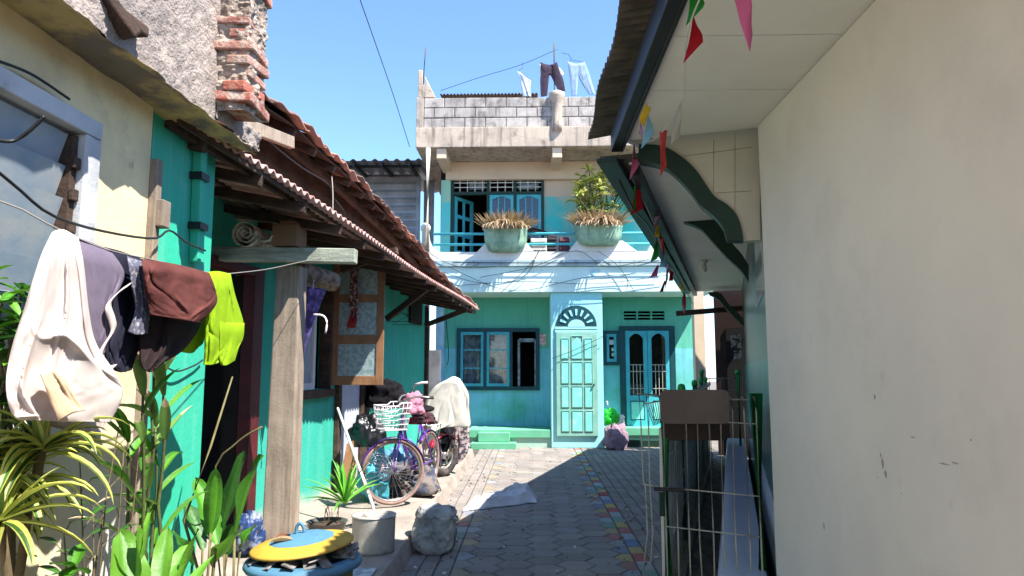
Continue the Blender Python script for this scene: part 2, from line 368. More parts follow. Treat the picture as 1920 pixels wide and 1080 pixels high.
# raised concrete plinth along the left houses, broken edge
m = MB()
def edge(y): return -1.02 + .03*noise.noise((y*1.7, 3, 0)) + .05*noise.noise((y*5, 1, 0))
ys = [ -1 + i*.12 for i in range(0, 114)]
top = [[V(-3.6, y, .15), V(-2, y, .15+.01*noise.noise((y, 5, 1))), V(edge(y)-.10, y, .15+.012*noise.noise((y*3, 9, 1))), V(edge(y)-.02, y, .135+.02*noise.noise((y*4, 2, 1))), V(edge(y)+.02*noise.noise((y*7, 2, 7)), y, .07), V(edge(y)+.03, y, -.028)] for y in ys]
vv = [[m.bm.verts.new(p) for p in r] for r in top]
for i in range(len(vv)-1):
    for k in range(5): m.face([vv[i][k], vv[i][k+1], vv[i+1][k+1], vv[i+1][k]])
m.face(vv[-1]); m.build('raised_pavement', M['plinth'], kind='structure')

m = MB()   # grit, leaf bits and paper scraps blown along the alley
for i in range(420):
    y = 5+8.8*random.random()**1.3; x = random.choice((-.98+abs(jit(.35)), -.6+jit(.5), random.uniform(-1, 1.3), .95+jit(.2)))
    s_ = random.choice((.006, .008, .01, .014, .02)); k = random.uniform(.25, 1); c = random.choice(((.5, .46, .4), (.28, .2, .12), (.4, .36, .3), (.7, .68, .64))); m.c = (c[0]*k, c[1]*k, c[2]*k, 1)
    m.cbox(V(x, y, s_*.35+.003), s_*random.uniform(.8, 2), s_, s_*.5, (jit(.4), jit(.4), jit(3)))
m.build('litter', M['paver'], kind='stuff', label='grit and leaf scraps scattered over the alley paving', cat='litter')
# ================================================================== BACK HOUSE
YF, YW, YR = 14.0, 15.0, 13.85
H = thing('two_storey_house', 'two storey turquoise house closing the end of the alley, with a balcony and block parapet', 'house', (.8, 15, 0))
def X(px, Y, py=690): return at(px, py, Y).x
def Z(py, Y, px=1000): return at(px, py, Y).z
xl, xr = X(830, YW), X(1312, YW)
zs_b = Z(548, YF-.05)                 # underside of balcony
zt = Z(800, YW)-.02                      # terrace floor
win = (X(858, YW), X(1010, YW), Z(730, YW), Z(617, YW))
swin = (X(1133, YW), X(1161, YW), Z(683, YW), Z(622, YW))
dd = (X(1168, YW), X(1260, YW), zt, Z(617, YW))
ven = (X(1170, YW), X(1250, YW), Z(601, YW), Z(583, YW))
m = MB(); m.wall((xl, YW, 0), (1, 0, 0), (0, -1, 0), xr-xl, 0, zs_b+.3, .15, [(a-xl, b-xl, c, d) for a, b, c, d in (win, swin, dd, ven)])
m.build('ground_floor_wall', M['house'], H)
zf2 = Z(470, YW)-.9
zr = Z(275, YR)                       # underside of roof slab
door2 = (X(846, YW), X(914, YW), zf2, Z(331, YW)); 
ow = (X(845, YW), X(1020, YW), zf2+.05, Z(330, YW))
m = MB(); m.wall((X(833, YW), YW, 0), (1, 0, 0), (0, -1, 0), xr-X(833, YW), zs_b+.3, zr+.25, .15, [(ow[0]-X(833, YW), ow[1]-X(833, YW), ow[2], ow[3])])
m.build('upper_wall', M['house_up'], H)
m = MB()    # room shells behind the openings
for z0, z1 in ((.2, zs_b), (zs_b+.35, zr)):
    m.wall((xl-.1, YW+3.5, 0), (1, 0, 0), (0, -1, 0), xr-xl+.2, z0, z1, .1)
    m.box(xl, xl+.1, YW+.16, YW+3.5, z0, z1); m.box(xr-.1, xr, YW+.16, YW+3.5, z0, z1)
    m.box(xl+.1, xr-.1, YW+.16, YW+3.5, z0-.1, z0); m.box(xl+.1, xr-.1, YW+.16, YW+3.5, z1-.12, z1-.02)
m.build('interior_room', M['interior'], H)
# pier with arched door
px0, px1 = X(1033, YF), X(1131, YF)
m = MB(); m.box(px0, px1, YF, YW-.002, 0, zs_b-.002); m.build('door_bay', M['pier'], H, bevel=.01)
dx0, dx1, dz0, dz1 = X(1043, YF), X(1120, YF), Z(817, YF), Z(624, YF)
d = MB(); d.box(dx0, dx1, YF-.045, YF-.001, dz0, dz1); dr = d.build('arched_door', M['doorgreen'], H, bevel=.004)
d = MB(); w3 = (dx1-dx0)
colx = [(.135, .30), (.385, .63), (.70, .87)]; rowz = [(.05, .24), (.28, .475), (.51, .71), (.75, .94)]
for ci, (a, b) in enumerate(colx):
    for ri, (c, e) in enumerate(rowz):
        x0_, x1_ = dx0+w3*a, dx0+w3*b; z0_, z1_ = dz0+(dz1-dz0)*c, dz0+(dz1-dz0)*e
        pts = [(x0_, YF-.052, z0_), (x1_, YF-.052, z0_), (x1_, YF-.052, z1_), (x0_, YF-.052, z1_)]
        if ri == 3 and ci == 1: pts = pts[:2] + [(x1_, YF-.052, z1_-.08), (x1_-.06, YF-.052, z1_-.02), ((x0_+x1_)/2, YF-.052, z1_+.04), (x0_+.06, YF-.052, z1_-.02), (x0_, YF-.052, z1_-.08)]
        d.prism(pts, (0, .012, 0))
dpn = d.build('door_panel', M['doorpanel'], dr, bevel=.006)
d = MB()
for ci, (a, b) in enumerate(colx):
    for ri, (c, e) in enumerate(rowz):
        x0_, x1_ = dx0+w3*a-.012, dx0+w3*b+.012; z0_, z1_ = dz0+(dz1-dz0)*c-.012, dz0+(dz1-dz0)*e+.012
        if ri == 3 and ci == 1: z1_ += .05
        for q in ((x0_, x0_+.012, z0_, z1_), (x1_-.012, x1_, z0_, z1_), (x0_+.012, x1_-.012, z0_, z0_+.012), (x0_+.012, x1_-.012, z1_-.012, z1_)):
            d.box(q[0], q[1], YF-.06, YF-.044, q[2], q[3])
d.build('panel_moulding', M['doorgreen'], dr, bevel=.003)
d = MB(); d.lathe([(.012, 0), (.02, .02), (.02, .04), (.0, .05)], (dx1-.08, YF-.05, dz0+1.0), 10, Euler((R(90), 0, 0)).to_matrix()); d.build('door_knob', M['steel_dark'], dr)
# fanlight
fx, fz, fr = (dx0+dx1)/2, Z(613, YF), (dx1-dx0)/2
fzs = .92*(Z(572, YF)-fz)/fr
arc = [V(fx+fr*math.cos(t), YF-.02, fz+fr*fzs*math.sin(t)*1.06) for t in [math.pi*i/24 for i in range(25)]]
d = MB(); d.prism(arc, (0, .018, 0)); fl = d.build('fanlight', M['frame'], H)
d = MB()
for k, t in enumerate([22, 45, 68, 90, 112, 135, 158]):
    t = R(t); a, b = .55, .86; dv = V(math.cos(t), 0, math.sin(t)*fzs*1.02); sd = V(-math.sin(t), 0, math.cos(t))*.026
    c0 = V(fx, YF-.034, fz); d.prism([c0+dv*fr*a+sd*.6, c0+dv*fr*a-sd*.6, c0+dv*fr*b-sd, c0+dv*fr*b+sd], (0, .013, 0))
ar2 = [V(fx+fr*.42*math.cos(t), YF-.034, fz+fr*.36*math.sin(t)) for t in [math.pi*i/14 for i in range(15)]]; d.prism(ar2, (0, .013, 0))
d.build('fan_ray', M['pier'], fl)
d = MB(); d.box(dx0-.02, dx1+.02, YF-.03, YF-.001, fz-.05, fz); d.box(dx0-.02, dx1+.02, YF-.03, YF-.001, dz1+.004, dz1+.05); d.build('door_lintel', M['pier'], H, bevel=.004)
# steps / terrace
tz = Z(806, YF)
m = MB(); m.box(X(878, YF), px0-.003, YF+.02, YW-.003, tz-.16, tz); m.box(px1+.003, xr, YF+.55, YW-.003, tz-.16, tz); m.build('terrace_floor', M['stepgreen'], H, bevel=.01)
m = MB(); m.box(X(880, YF), px0-.003, YF+.06, YW-.003, 0, tz-.162); m.box(px1+.003, xr, YF+.6, YW-.003, 0, tz-.162); m.build('terrace_base', M['base'], H)
m = MB(); sx0, sx1 = X(884, YF-.2), X(968, YF-.2)
m.box(sx0, sx1, YF-.25, YF+.017, -.02, .12); m.box(sx0+.13, sx1-.13, YF-.12, YF+.015, .122, .31)
m.build('entrance_step', M['stepgreen'], H, bevel=.012)
m = MB(); m.box(X(1160, YF+.3), X(1300, YF+.3), YF+.2, YF+.597, -.02, .14); m.build('entrance_step', M['dgreen'], H, bevel=.012)
# lower window
def window(par, x0, x1, z0, z1, Y, n, fr=.06, name='window', open_last=False, bars=2):
    f = MB(); 
    f.box(x0-.02, x0+fr, Y-.05, Y+.08, z0-.02, z1+.02); f.box(x1-fr, x1+.02, Y-.05, Y+.08, z0-.02, z1+.02)
    f.box(x0+fr, x1-fr, Y-.05, Y+.08, z1-fr, z1+.02); f.box(x0+fr, x1-fr, Y-.05, Y+.08, z0-.02, z0+fr)
    st = (x1-x0-fr)/n
    for k in range(1, n): f.box(x0+st*k, x0+st*k+fr, Y-.048, Y+.078, z0+fr, z1-fr)
    fo = f.build(name, M['frame'], par, bevel=.004)
    for k in range(n):
        a, b = x0+st*k+fr+.004, x0+st*(k+1)-.004
        if open_last and k == n-1: continue
        c = MB(); r = .055
        c.box(a, a+r, Y-.04, Y+.01, z0+fr, z1-fr); c.box(b-r, b, Y-.04, Y+.01, z0+fr, z1-fr)
        c.box(a+r, b-r, Y-.04, Y+.01, z0+fr, z0+fr+r*1.2); c.box(a+r, b-r, Y-.04, Y+.01, z1-fr-r*1.2, z1-fr)
        for q in range(bars):
            zz = z0+fr+(z1-z0-2*fr)*(q+1)/(bars+1); c.box(a+r, b-r, Y-.025, Y+.0, zz-.012, zz+.012)
        co = c.build('casement', M['case'], fo, bevel=.003)
        g = MB(); g.f([(a+r, Y-.012, z0+fr), (b-r, Y-.012, z0+fr), (b-r, Y-.012, z1-fr), (a+r, Y-.012, z1-fr)]); g.build('pane', M['glass'], fo)
    return fo, st
fo, st = window(H, *win[:2], *win[2:], YW, 3, open_last=True)
M['lace'] = mat('lace_curtain', lin((176, 190, 196)), .9, lin((120, 134, 142)), 9, .42, .6, .2, 60, trl=.3)
for k in (0, 1):
    a = win[0]+st*k+.06; b = win[0]+st*(k+1)
    m = MB(); m.grid(lambda u, v: V(a+(b-a)*u, YW+.1+.012*math.sin(u*30)+.008*math.sin(u*71+v), win[2]+.05+(win[3]-win[2]-.1)*v*(.98-.08*k)), 40, 3); m.build('lace_curtain', M['lace'], fo, smooth=True)
m = MB()
for a in (win[1]-.45, win[1]-.09): m.grid(lambda u, v: V(a+.05*u, YW+.02, win[2]+.06+1.0*v), 4, 8)
m.f([(win[1]-.42, YW+.02, win[3]-.28), (win[1]-.1, YW+.02, win[3]-.28), (win[1]-.1, YW+.02, win[3]-.2), (win[1]-.42, YW+.02, win[3]-.2)])
m.build('curtain_edge', M['lace'], fo)
fs, _ = window(H, *swin[:2], *swin[2:], YW, 1, fr=.05, bars=0)
# paper notices seen on the small window
m = MB(); m.box(swin[0]+.1, swin[0]+.3, YW-.016, YW-.014, swin[2]+.42, swin[2]+.52); m.box(swin[0]+.16, swin[0]+.24, YW-.016, YW-.014, swin[2]+.28, swin[2]+.35); m.box(swin[0]+.16, swin[0]+.24, YW-.016, YW-.014, swin[2]+.17, swin[2]+.24); m.build('window_notice', M['white'], fs)
# double door
f = MB(); a, b, c, e = dd; f.box(a-.07, a+.05, YW-.06, YW+.06, c, e+.06); f.box(b-.05, b+.07, YW-.06, YW+.06, c, e+.06); f.box(a+.05, b-.05, YW-.06, YW+.06, e-.03, e+.06)
ddo = f.build('double_door', M['frame'], H, bevel=.004)
mid = (a+b)/2
for k, (p, q) in enumerate(((a+.055, mid-.004), (mid+.004, b-.055))):
    l = MB(); h1 = c+.62; 
    l.box(p, p+.085, YW-.05, YW-.005, c+.02, e-.04); l.box(q-.085, q, YW-.05, YW-.005, c+.02, e-.04)
    l.box(p+.085, q-.085, YW-.05, YW-.005, c+.02, c+.16); l.box(p+.085, q-.085, YW-.05, YW-.005, h1-.05, h1+.06); 
    n = 10; l.prism([(p+.085, YW-.05, e-.04)] + [(p+.085+(q-p-.17)*i/n, YW-.05, e-.2+.1*math.sin(math.pi*i/n)) for i in range(n+1)] + [(q-.085, YW-.05, e-.04)], (0, .045, 0))
    lo = l.build('door_leaf', M['case'], ddo, bevel=.004)
    g = MB(); g.f([(p+.08, YW-.02, h1), (q-.08, YW-.02, h1), (q-.08, YW-.02, e-.1), (p+.08, YW-.02, e-.1)]); g.build('pane', M['glass'], lo)
    g = MB()
    for i in range(1, 4): xx = p+.085+(q-p-.17)*i/4; g.box(xx-.006, xx+.006, YW-.044, YW-.03, h1+.06, h1+.72)
    for zz in (h1+.2, h1+.56, h1+.7): g.box(p+.09, q-.09, YW-.046, YW-.032, zz, zz+.014)
    g.build('door_grille', M['wire'], lo)
    g = MB(); g.box(p+.1, q-.1, YW-.04, YW-.01, c+.18, h1-.07); g.build('kick_panel', M['doorpanel'], lo, bevel=.01)
# wall vent
m = MB()
for i in range(4): xx = ven[0]+(ven[1]-ven[0])*i/3; m.box(xx-.015, xx+.015, YW-.01, YW+.1, ven[2], ven[3])
for i in range(4): zz = ven[2]+(ven[3]-ven[2])*i/3; m.box(ven[0], ven[1], YW-.008, YW+.09, zz-.01, zz+.01)
m.build('wall_vent', M['house'], H)
m = MB(); m.box(X(1010, YF), X(1026, YF), YW-.012, YW-.001, Z(648, YW), Z(626, YW)); m.build('notice_sheet', mat('pink_notice', lin((206, 130, 130)), .8, lin((230, 200, 196)), 26, .45, .5), H)
# balcony
bx0, bx1 = X(792, YF), X(1345, YF)
YB = YF-.06
m = MB(); m.box(bx0, bx1, YB, YW-.003, zs_b, Z(500, YB)); m.build('balcony_slab', M['balcony'], H, bevel=.01)
m = MB(); zz0 = Z(500, YB)+.002; 
m.box(bx0-.02, bx1, YB-.05, YW-.003, zz0, Z(488, YB)); m.build('balcony_ledge', mat('ledge_paint', lin((150, 172, 176)), .85, lin((170, 190, 192)), 3, .4, .7, .2, 40, drip=(lin((80, 88, 90)), .8), stain=(lin((84, 92, 94)), 5, .55, .7, .7)), H, bevel=.008)
zp0, zp1 = Z(488, YB)+.002, Z(472, YB)
m = MB(); m.box(bx0, bx1, YB, YB+.12, zp0, zp1)
zrail = Z(434, YB)
pts = [(bx0, zp1+.001)]
n = 8; hl = zrail-zp1
m.prism([(bx0, YB+.003, zp1+.001), (X(826, YB), YB+.003, zp1+.001)] + [(X(826, YB)-.28*math.sin(R(90)*i/n)-.0, YB+.003, zp1+.001+hl*(1-math.cos(R(90)*i/n))) for i in range(1, n+1)] + [(bx0, YB+.003, zrail+.03)], (0, .11, 0))
for c0, c1, t0, t1 in ((893, 1002, 912, 985), (1068, 1200, 1084, 1172)):
    zt_ = Z(452, YB); m.prism([(X(c0, YB), YB-.004, zp1+.001), (X(c1, YB), YB-.004, zp1+.001), (X(t1, YB), YB-.004, zt_), (X(t0, YB), YB-.004, zt_)], (0, .13, 0))
m.build('balcony_parapet', M['white'], H, bevel=.01)
m = MB()
for py in (437, 457): m.tube([(X(808, YB), YB+.06, Z(py, YB)), (bx1, YB+.06, Z(py, YB))], .028, 8)
m.build('balcony_rail', M['case'], H)
m = MB(); cx = X(794, YF); m.lathe([(.075, zp1-.3), (.075, Z(432, YF)), (.1, Z(431, YF)), (.105, Z(424, YF)), (.06, Z(418, YF)), (.0, Z(416, YF))], (cx, YF+.02, 0), 16); m.build('balcony_post', M['white'], H)
m = MB(); m.tube([(X(797, YR), YR+.03, zp1), (X(797, YR), YR+.03, zr-.01)], .052, 10); m.build('downpipe', M['white'], H)
# roof slab, brackets, parapet
rx0, rx1 = X(772, YR), X(1345, YR); zs1 = Z(237, YR)
m = MB(); m.box(rx0, rx1, YR, YW+3.8, zr, zs1); m.build('roof_slab', M['oldconc'], H, bevel=.015)
m = MB()
for px in (822, 1048):
    xx = X(px, YR); m.box(xx-.1, xx+.1, YR+.05, YW-.002, zr-.22, zr-.002)
m.box(X(833, YW), xr, YW-.14, YW-.004, zr-.4, zr-.003)
m.build('roof_bracket', M['house_up'], H, bevel=.01)
m = MB(); m.box(X(833, YW)-.1, X(845, YW)-.03, YW-.12, YW-.004, zf2, zr-.402); m.build('corner_pilaster', mat('pilaster_paint', lin((150, 196, 170)), .75, lin((130, 186, 164)), 2, zsplit=(5.2, lin((90, 196, 190)), .02)), H, bevel=.01)
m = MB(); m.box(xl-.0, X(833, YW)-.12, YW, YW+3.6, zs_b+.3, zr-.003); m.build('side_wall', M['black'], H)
# concrete block parapet
zb1 = Z(180, YR); m = MB(); rows = 3; bh = (zb1-zs1)/rows; bw = .43
for r in range(rows):
    x = rx0+.16 - (bw/2 if r % 2 else 0)
    while x < rx1:
        a, b = max(x, rx0+.16), min(x+bw-.015, rx1)
        if b-a > .05:
            k = random.uniform(.86, 1.1); m.c = (k, k, k*1.01, 1); dy = jit(.006)
            m.box(a, b, YR+.05+dy, YR+.2, zs1+bh*r+.008, zs1+bh*(r+1)-.008+jit(.006))
        x += bw
m.c = (1.05, .98, .9, 1); m.box(rx0, rx0+.15, YR+.03, YR+.22, zs1+.003, zb1+.01)
pa = m.build('block_parapet', M['block'], H, bevel=.012)
m = MB(); m.box(rx0+.16, rx1, YR+.07, YR+.19, zs1+.002, zb1-.02); m.build('mortar_joint', M['mortar'], pa)
m = MB(); m.box(rx0+.02, rx0+.16, YR+.05, YR+.2, zb1+.012, zb1+.3); m.box(rx0+.02, rx0+.12, YR+.06, YR+.19, zb1+.3, Z(126, YR)); 
m.prism([(rx0+.162, YR+.06, zb1+.012), (rx0+.40, YR+.06, zb1+.012), (rx0+.162, YR+.06, zb1+.5)], (0, .12, 0)); m.build('column_stub', M['oldconc'], H, bevel=.015)
m = MB(); m.tube([(X(783, YR), YR+.12, zb1+.3), (X(787, YR), YR+.12, Z(82, YR))], .018, 6); m.build('rebar', M['metal_brown'], H)
m = MB(); hx = X(1048, YR)
m.lathe([(.11, zs1-.1), (.12, zs1+.05), (.10, zs1+.25), (.12, zb1-.1), (.16, zb1-.02), (.17, zb1+.06), (.1, zb1+.1)], (hx, YR+.03, 0), 10); m.build('vent_pipe', M['oldconc'], H, smooth=True)
m = MB(); m.tube([(X(1046, YR), YR+.8, zb1-.4), (X(1046, YR), YR+.8, Z(82, YR+.8))], .02, 6); m.build('line_pole', M['metal_brown'], H)
m = MB()   # rusty sheet on the roof terrace
n = 120; ax, bx = X(822, YR+1.5), X(1010, YR+1.5); zz = Z(181, YR+1.5)-.05
m.grid(lambda u, v: V(ax+(bx-ax)*u, YR+1.2+.9*v, zz+.02*math.sin(u*180)+.12*v), n, 1); m.build('terrace_roof_sheet', M['darkwood'], H, solid=.01)
# upper window/door assembly
f = MB(); a, b, c, e = ow; Yu = YW; fr_ = .05; zt2 = Z(362, YW)
xd = X(914, YW)
for q in (a-.02, xd-.03, X(966, YW)-.03, b-.04): f.box(q, q+.06, Yu-.05, Yu+.08, c, e)
for k in range(3):
    xs_ = (a+.04, xd+.03, X(966, YW)+.03); xe = (xd-.03, X(966, YW)-.03, b-.04)
    f.box(xs_[k], xe[k], Yu-.05, Yu+.08, e-.05, e+.02); f.box(xs_[k], xe[k], Yu-.05, Yu+.08, zt2-.04, zt2+.03)
fu = f.build('window', M['dgreen'], H, bevel=.004)
g = MB()
for i in range(1, 12): xx = a+(b-a)*i/12; g.box(xx-.008, xx+.008, Yu-.02, Yu+.0, zt2+.03, e-.05)
for i in (1, 2): zz = zt2+.03+(e-.08-zt2)*i/3; g.box(a+.04, b-.04, Yu-.022, Yu-.002, zz-.008, zz+.008)
g.build('transom_grille', M['white'], fu)
for q0, q1 in ((xd-.42, xd-.08), (X(966, YW)+.06, b-.1)): g = MB(); g.box(q0, q1, Yu+.06, Yu+.062, zt2+.1, e-.1); g.build('transom_curtain', M['lace'], fu)
for p, q in ((xd+.035, X(966, YW)-.035), (X(966, YW)+.035, b-.045)):
    l = MB(); r = .06; zb = zp1-.3
    l.box(p, p+r, Yu-.045, Yu, zb, zt2-.045); l.box(q-r, q, Yu-.045, Yu, zb, zt2-.045); l.box(p+r, q-r, Yu-.045, Yu, zb, zb+.1)
    l.prism([(p+r, Yu-.045, zt2-.045)] + [(p+r+(q-p-2*r)*i/10, Yu-.045, zt2-.15+.07*math.sin(math.pi*i/10)**1.5) for i in range(11)] + [(q-r, Yu-.045, zt2-.045)], (0, .045, 0))
    for t in (1/3, 2/3): xx = p+r+(q-p-2*r)*t; l.box(xx-.01, xx+.01, Yu-.03, Yu-.01, zb+.1, zt2-.1)
    l.box(p+r, q-r, Yu-.028, Yu-.008, (zb+zt2)/2+.15, (zb+zt2)/2+.17)
    lo = l.build('casement', M['case'], fu, bevel=.003)
    g = MB(); g.f([(p+r, Yu-.018, zb), (q-r, Yu-.018, zb), (q-r, Yu-.018, zt2-.08), (p+r, Yu-.018, zt2-.08)]); g.build('pane', M['glass'], lo)
l = MB(); ang = R(-62); Md = Matrix.Translation((a+.045, Yu+.02, 0)) @ Matrix.Rotation(R(58), 4, 'Z')
wd = .68; hh = zt2-.05
l.box(0, .09, -.02, .02, zf2+.05, hh, Md); l.box(wd-.09, wd, -.02, .02, zf2+.05, hh, Md)
for i in range(6): zz = zf2+.05+(hh-zf2-.13)*i/5; l.box(.09, wd-.09, -.018, .018, zz, zz+.08, Md)
l.box(wd/2-.03, wd/2+.03, -.017, .017, zf2+.13, hh-.08, Md)
lo = l.build('door_leaf', M['case'], fu, bevel=.003)
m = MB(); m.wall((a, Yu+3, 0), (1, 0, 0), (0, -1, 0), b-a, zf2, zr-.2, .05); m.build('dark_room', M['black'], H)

m = MB(); m.box(X(816, 14.7), X(831, 14.7), 14.7, 14.98, 0, zs_b-.003); m.build('corner_pillar', mat('pillar_paint', lin((170, 200, 206)), .8, lin((130, 176, 200)), 3, .45, .6), H, bevel=.01)
# corrugated metal shed behind the roofs
S = thing('metal_shed', 'grey corrugated metal upper storey standing left of the turquoise house', 'shed', (-3.5, 16.5, 0))
m = MB(); YS = 16.0; sx0, sx1 = X(560, YS, 300), X(800, YS, 300); z0, z1 = 2.0, Z(325, YS)
def rib(t): t = t % 1; return 0 if t < .45 else .02*min(1, (t-.45)/.1) if t < .75 else .02*(1-(t-.75)/.25)
m.box(-6.5, X(800, 16)+.02, YS+.25, YS+.3, -.02, 2.6); m.build('dark_passage_backing', M['black'], S); m = MB()  # black sheet added to give the passage its darkness
nn = 22*6
m.grid(lambda u, v: V(sx0+(X(778, YS)-sx0)*u, YS-rib(v*22), z0+(z1-z0)*v), 1, nn); m.build('wall_cladding', M['metal_grey'], S)
m = MB(); ez = Z(291, YS-1.6)
nn = 14*8
m.grid(lambda u, v: V(sx0-.2+(sx1+.1-sx0+.2)*u, YS-1.3+3.5*v, ez+.18*v+rib(u*14)*2.2), nn, 1); m.build('roof_sheet', M['metal_grey'], S, solid=.006)
m = MB()
for i in range(5): xx = sx0+.4+(sx1-sx0-.6)*i/4; m.bar((xx, YS-1.25, ez-.06), (xx, YS+.0, ez+.02), .06, .07)
m.box(sx0, sx1, YS-.9, YS-.84, ez-.03, ez+.02); m.build('roof_rafter', M['steel_dark'], S)
m = MB(); m.box(X(776, YS), X(780, YS)+.05, YS-.1, YS-.04, 3.2, ez); m.box(X(782, YS)+.05, X(806, YS), YS+.3, YS+.35, 3.2, ez); m.build('corner_post', M['metal_grey'], S)
# ================================================================== NEAR RIGHT BUILDING
XB, YBE, ZB = 1.41, 4.2, at(1412, 236, 4.2).z
B = thing('beige_building', 'near building on the right with a plain stained beige wall and corrugated eave', 'building', (2, 1, 0))
m = MB(); m.box(XB, 5, -4, YBE, -.02, ZB+.0); m.build('wall', M['beige'], B, bevel=.012)
gl0 = at(1150, 265, 4.75); gx = gl0.x       # gutter line
zg = gl0.z
gx = atz(1181, 247, ZB).x
m = MB()   # ceiling boards with open joints
ys_ = [-4]; yj = [at(1260, 65, 1).y]
def soff_y(px, py): r = ray(px, py); return CAM.y + r.y*((ZB-CAM.z)/r.z)
js = [-4, -1.4, .2, soff_y(1480, 168)-2*(soff_y(1480, 168)-soff_y(1560, 65)), soff_y(1560, 65), soff_y(1480, 168)]
for a, b in zip(js, js[1:]): m.box(gx-.02, XB+.03, a+.004, b-.004, ZB+.002, ZB+.012)
m.prism([(gx-.02, js[-1]+.004, ZB+.002), (XB+.03, js[-1]+.004, ZB+.002), (XB+.03, 4.24, ZB+.002), (gx-.02, 4.25+(XB-gx)*.286, ZB+.002)], (0, 0, .01)); m.build('soffit_board', M['soffit'], B)
m = MB(); m.box(gx-.02, 5, -4, 4.24, ZB+.03, ZB+.04); m.build('roof_deck', M['black'], B)
m = MB(); m.box(gx-.085, gx-.025, -4, 4.6, ZB-.035, ZB+.1); m.box(gx-.025, gx+.0, -4, 4.6, ZB-.035, ZB+.0); m.build('eave_beam', M['steel_dark'], B, bevel=.006)
ce = at(1103, 252, 4.8)
m = MB(); nn = 62*8; ln = 8.85
def corr(u, v):
    y = -4 + ln*u; x = ce.x + .012*math.sin(u*47) + (v*4.2); return V(x, y, ce.z + .021*math.sin(u*62*2*math.pi*1.9) + v*.75)
m.grid(corr, nn*2, 1); m.build('corrugated_roof', M['metal_brown'], B, solid=.004, smooth=True)

# ================================================================== MOSQUE VERANDAH
DV = V(.286, 1, 0).normalized(); NV = V(-DV.y, DV.x, 0)       # along, towards the alley
T = thing('tiled_verandah', 'verandah with pale tiled arches and dark green scalloped trim beyond the beige wall', 'verandah', (2, 6, 0))
W0 = V(1.43, 4.22, 0)                                   # foot of inner wall
def wv(t, off, z): p = W0 + DV*t + NV*off; return V(p.x, p.y, z)
def mv(t, off): return Matrix(((DV.x, NV.x, 0, wv(t, off, 0).x), (DV.y, NV.y, 0, wv(t, off, 0).y), (0, 0, 1, 0), (0, 0, 0, 1)))
LV = 8.6
# fascia line
f0 = at(1116, 287, 4.5); offF = (f0 - W0).dot(NV)-.14; ZC = 2.96
m = MB(); m.box(0, LV, -.4, 0, -.02, 3.0, mv(0, 0)); m.build('inner_wall', M['tilegreen'], T)
m = MB()
seg = [0.24, 1.1, 2.3, 3.5, 4.7, 5.9, 7.1, LV]
for a, b in zip(seg, seg[1:]): m.box(a+.004, b-.004, -.02, offF-.05, ZC, ZC+.012, mv(0, 0))
m.build('ceiling_board', M['soffit'], T)
m = MB(); m.box(.05, LV+.1, offF+.002, offF+.142, ZC-.03, ZC+.0, mv(0, 0)); m.build('fascia_board', M['dgreen'], T, bevel=.005)
m = MB(); m.box(.26, LV, offF-.12, offF-.05, ZC-.08, ZC-.003, mv(0, 0)); m.build('eave_beam', M['steel_dark'], T, bevel=.005)
m = MB(); m.box(.16, LV+.1, -.6, offF+.14, ZC+.015, ZC+.045, mv(0, 0)); m.build('roof_sheet', M['metal_brown'], T)
# arched brackets hanging from the ceiling, across the verandah: tiled spandrel with a dark green scalloped edge
def smooth(p, n=3):
    out = []
    for i in range(len(p)-1):
        p0, p1, p2, p3 = [Vector(p[max(0, min(len(p)-1, k))]) for k in (i-1, i, i+1, i+2)]
        for j in range(n):
            t = j/n; out.append(.5*((2*p1)+(p2-p0)*t+(2*p0-5*p1+4*p2-p3)*t*t+(3*p1-p0-3*p2+p3)*t**3))
    return out + [Vector(p[-1])]
def atp(px, py, t):
    r = ray(px, py); return CAM + r*(((W0+DV*t-CAM).x*DV.x+(W0+DV*t-CAM).y*DV.y)/(r.x*DV.x+r.y*DV.y))
def bracket(Y, up, lo, sp=None):
    U = smooth([atp(*p, Y) for p in up]); D = smooth([atp(*p, Y) for p in lo])
    b = MB(); n = len(U); th = DV*.13
    v = [[b.bm.verts.new(q) for q in (u, d, d+th, u+th)] for u, d in zip(U, D)]
    for A, Bq in zip(v, v[1:]):
        for k in range(4): b.face([A[k], A[(k+1) % 4], Bq[(k+1) % 4], Bq[k]])
    b.face(v[0]); b.face(v[-1][::-1]); bo = b.build('arch_trim', M['dgreen'], T)
    if sp:
        b = MB(); E = [p + DV*.03 for p in U] + [atp(*p, Y+.03) for p in sp]; 
        b.prism(E, DV*.09); b.build('tile_spandrel', M['tilewhite'], bo)
        b = MB()
        for q in ((1338, 262, 1338, 366), (1378, 250, 1378, 396)): b.bar(atp(q[0], q[1], Y+.028), atp(q[2], q[3], Y+.0285), .002, .003)
        for q in ((1280, 293, 1410, 276), (1340, 362, 1410, 358)): b.bar(atp(q[0], q[1], Y+.028), atp(q[2], q[3], Y+.0285), .002, .003)
        b.build('tile_joint', M['mortar'], bo)
bracket(.10, [(1198, 270), (1241, 273), (1276, 292), (1304, 317), (1325, 347), (1341, 369), (1362, 382), (1379, 399), (1389, 421), (1394, 450)],
        [(1196, 300), (1241, 310), (1269, 331), (1294, 358), (1311, 382), (1325, 394), (1343, 409), (1356, 427), (1360, 440), (1363, 450)],
        [(1425, 450), (1425, 222), (1170, 259)])
bracket(2.3, [(1273, 405), (1322, 398), (1343, 414), (1360, 435), (1373, 456), (1389, 474), (1404, 497)], [(1276, 414), (1311, 427), (1332, 448), (1353, 472), (1367, 486), (1390, 508), (1404, 530)])
bracket(8.0, [(1328, 548), (1350, 549), (1364, 567), (1382, 585), (1395, 600)], [(1330, 553), (1347, 562), (1362, 580), (1378, 596), (1394, 612)])
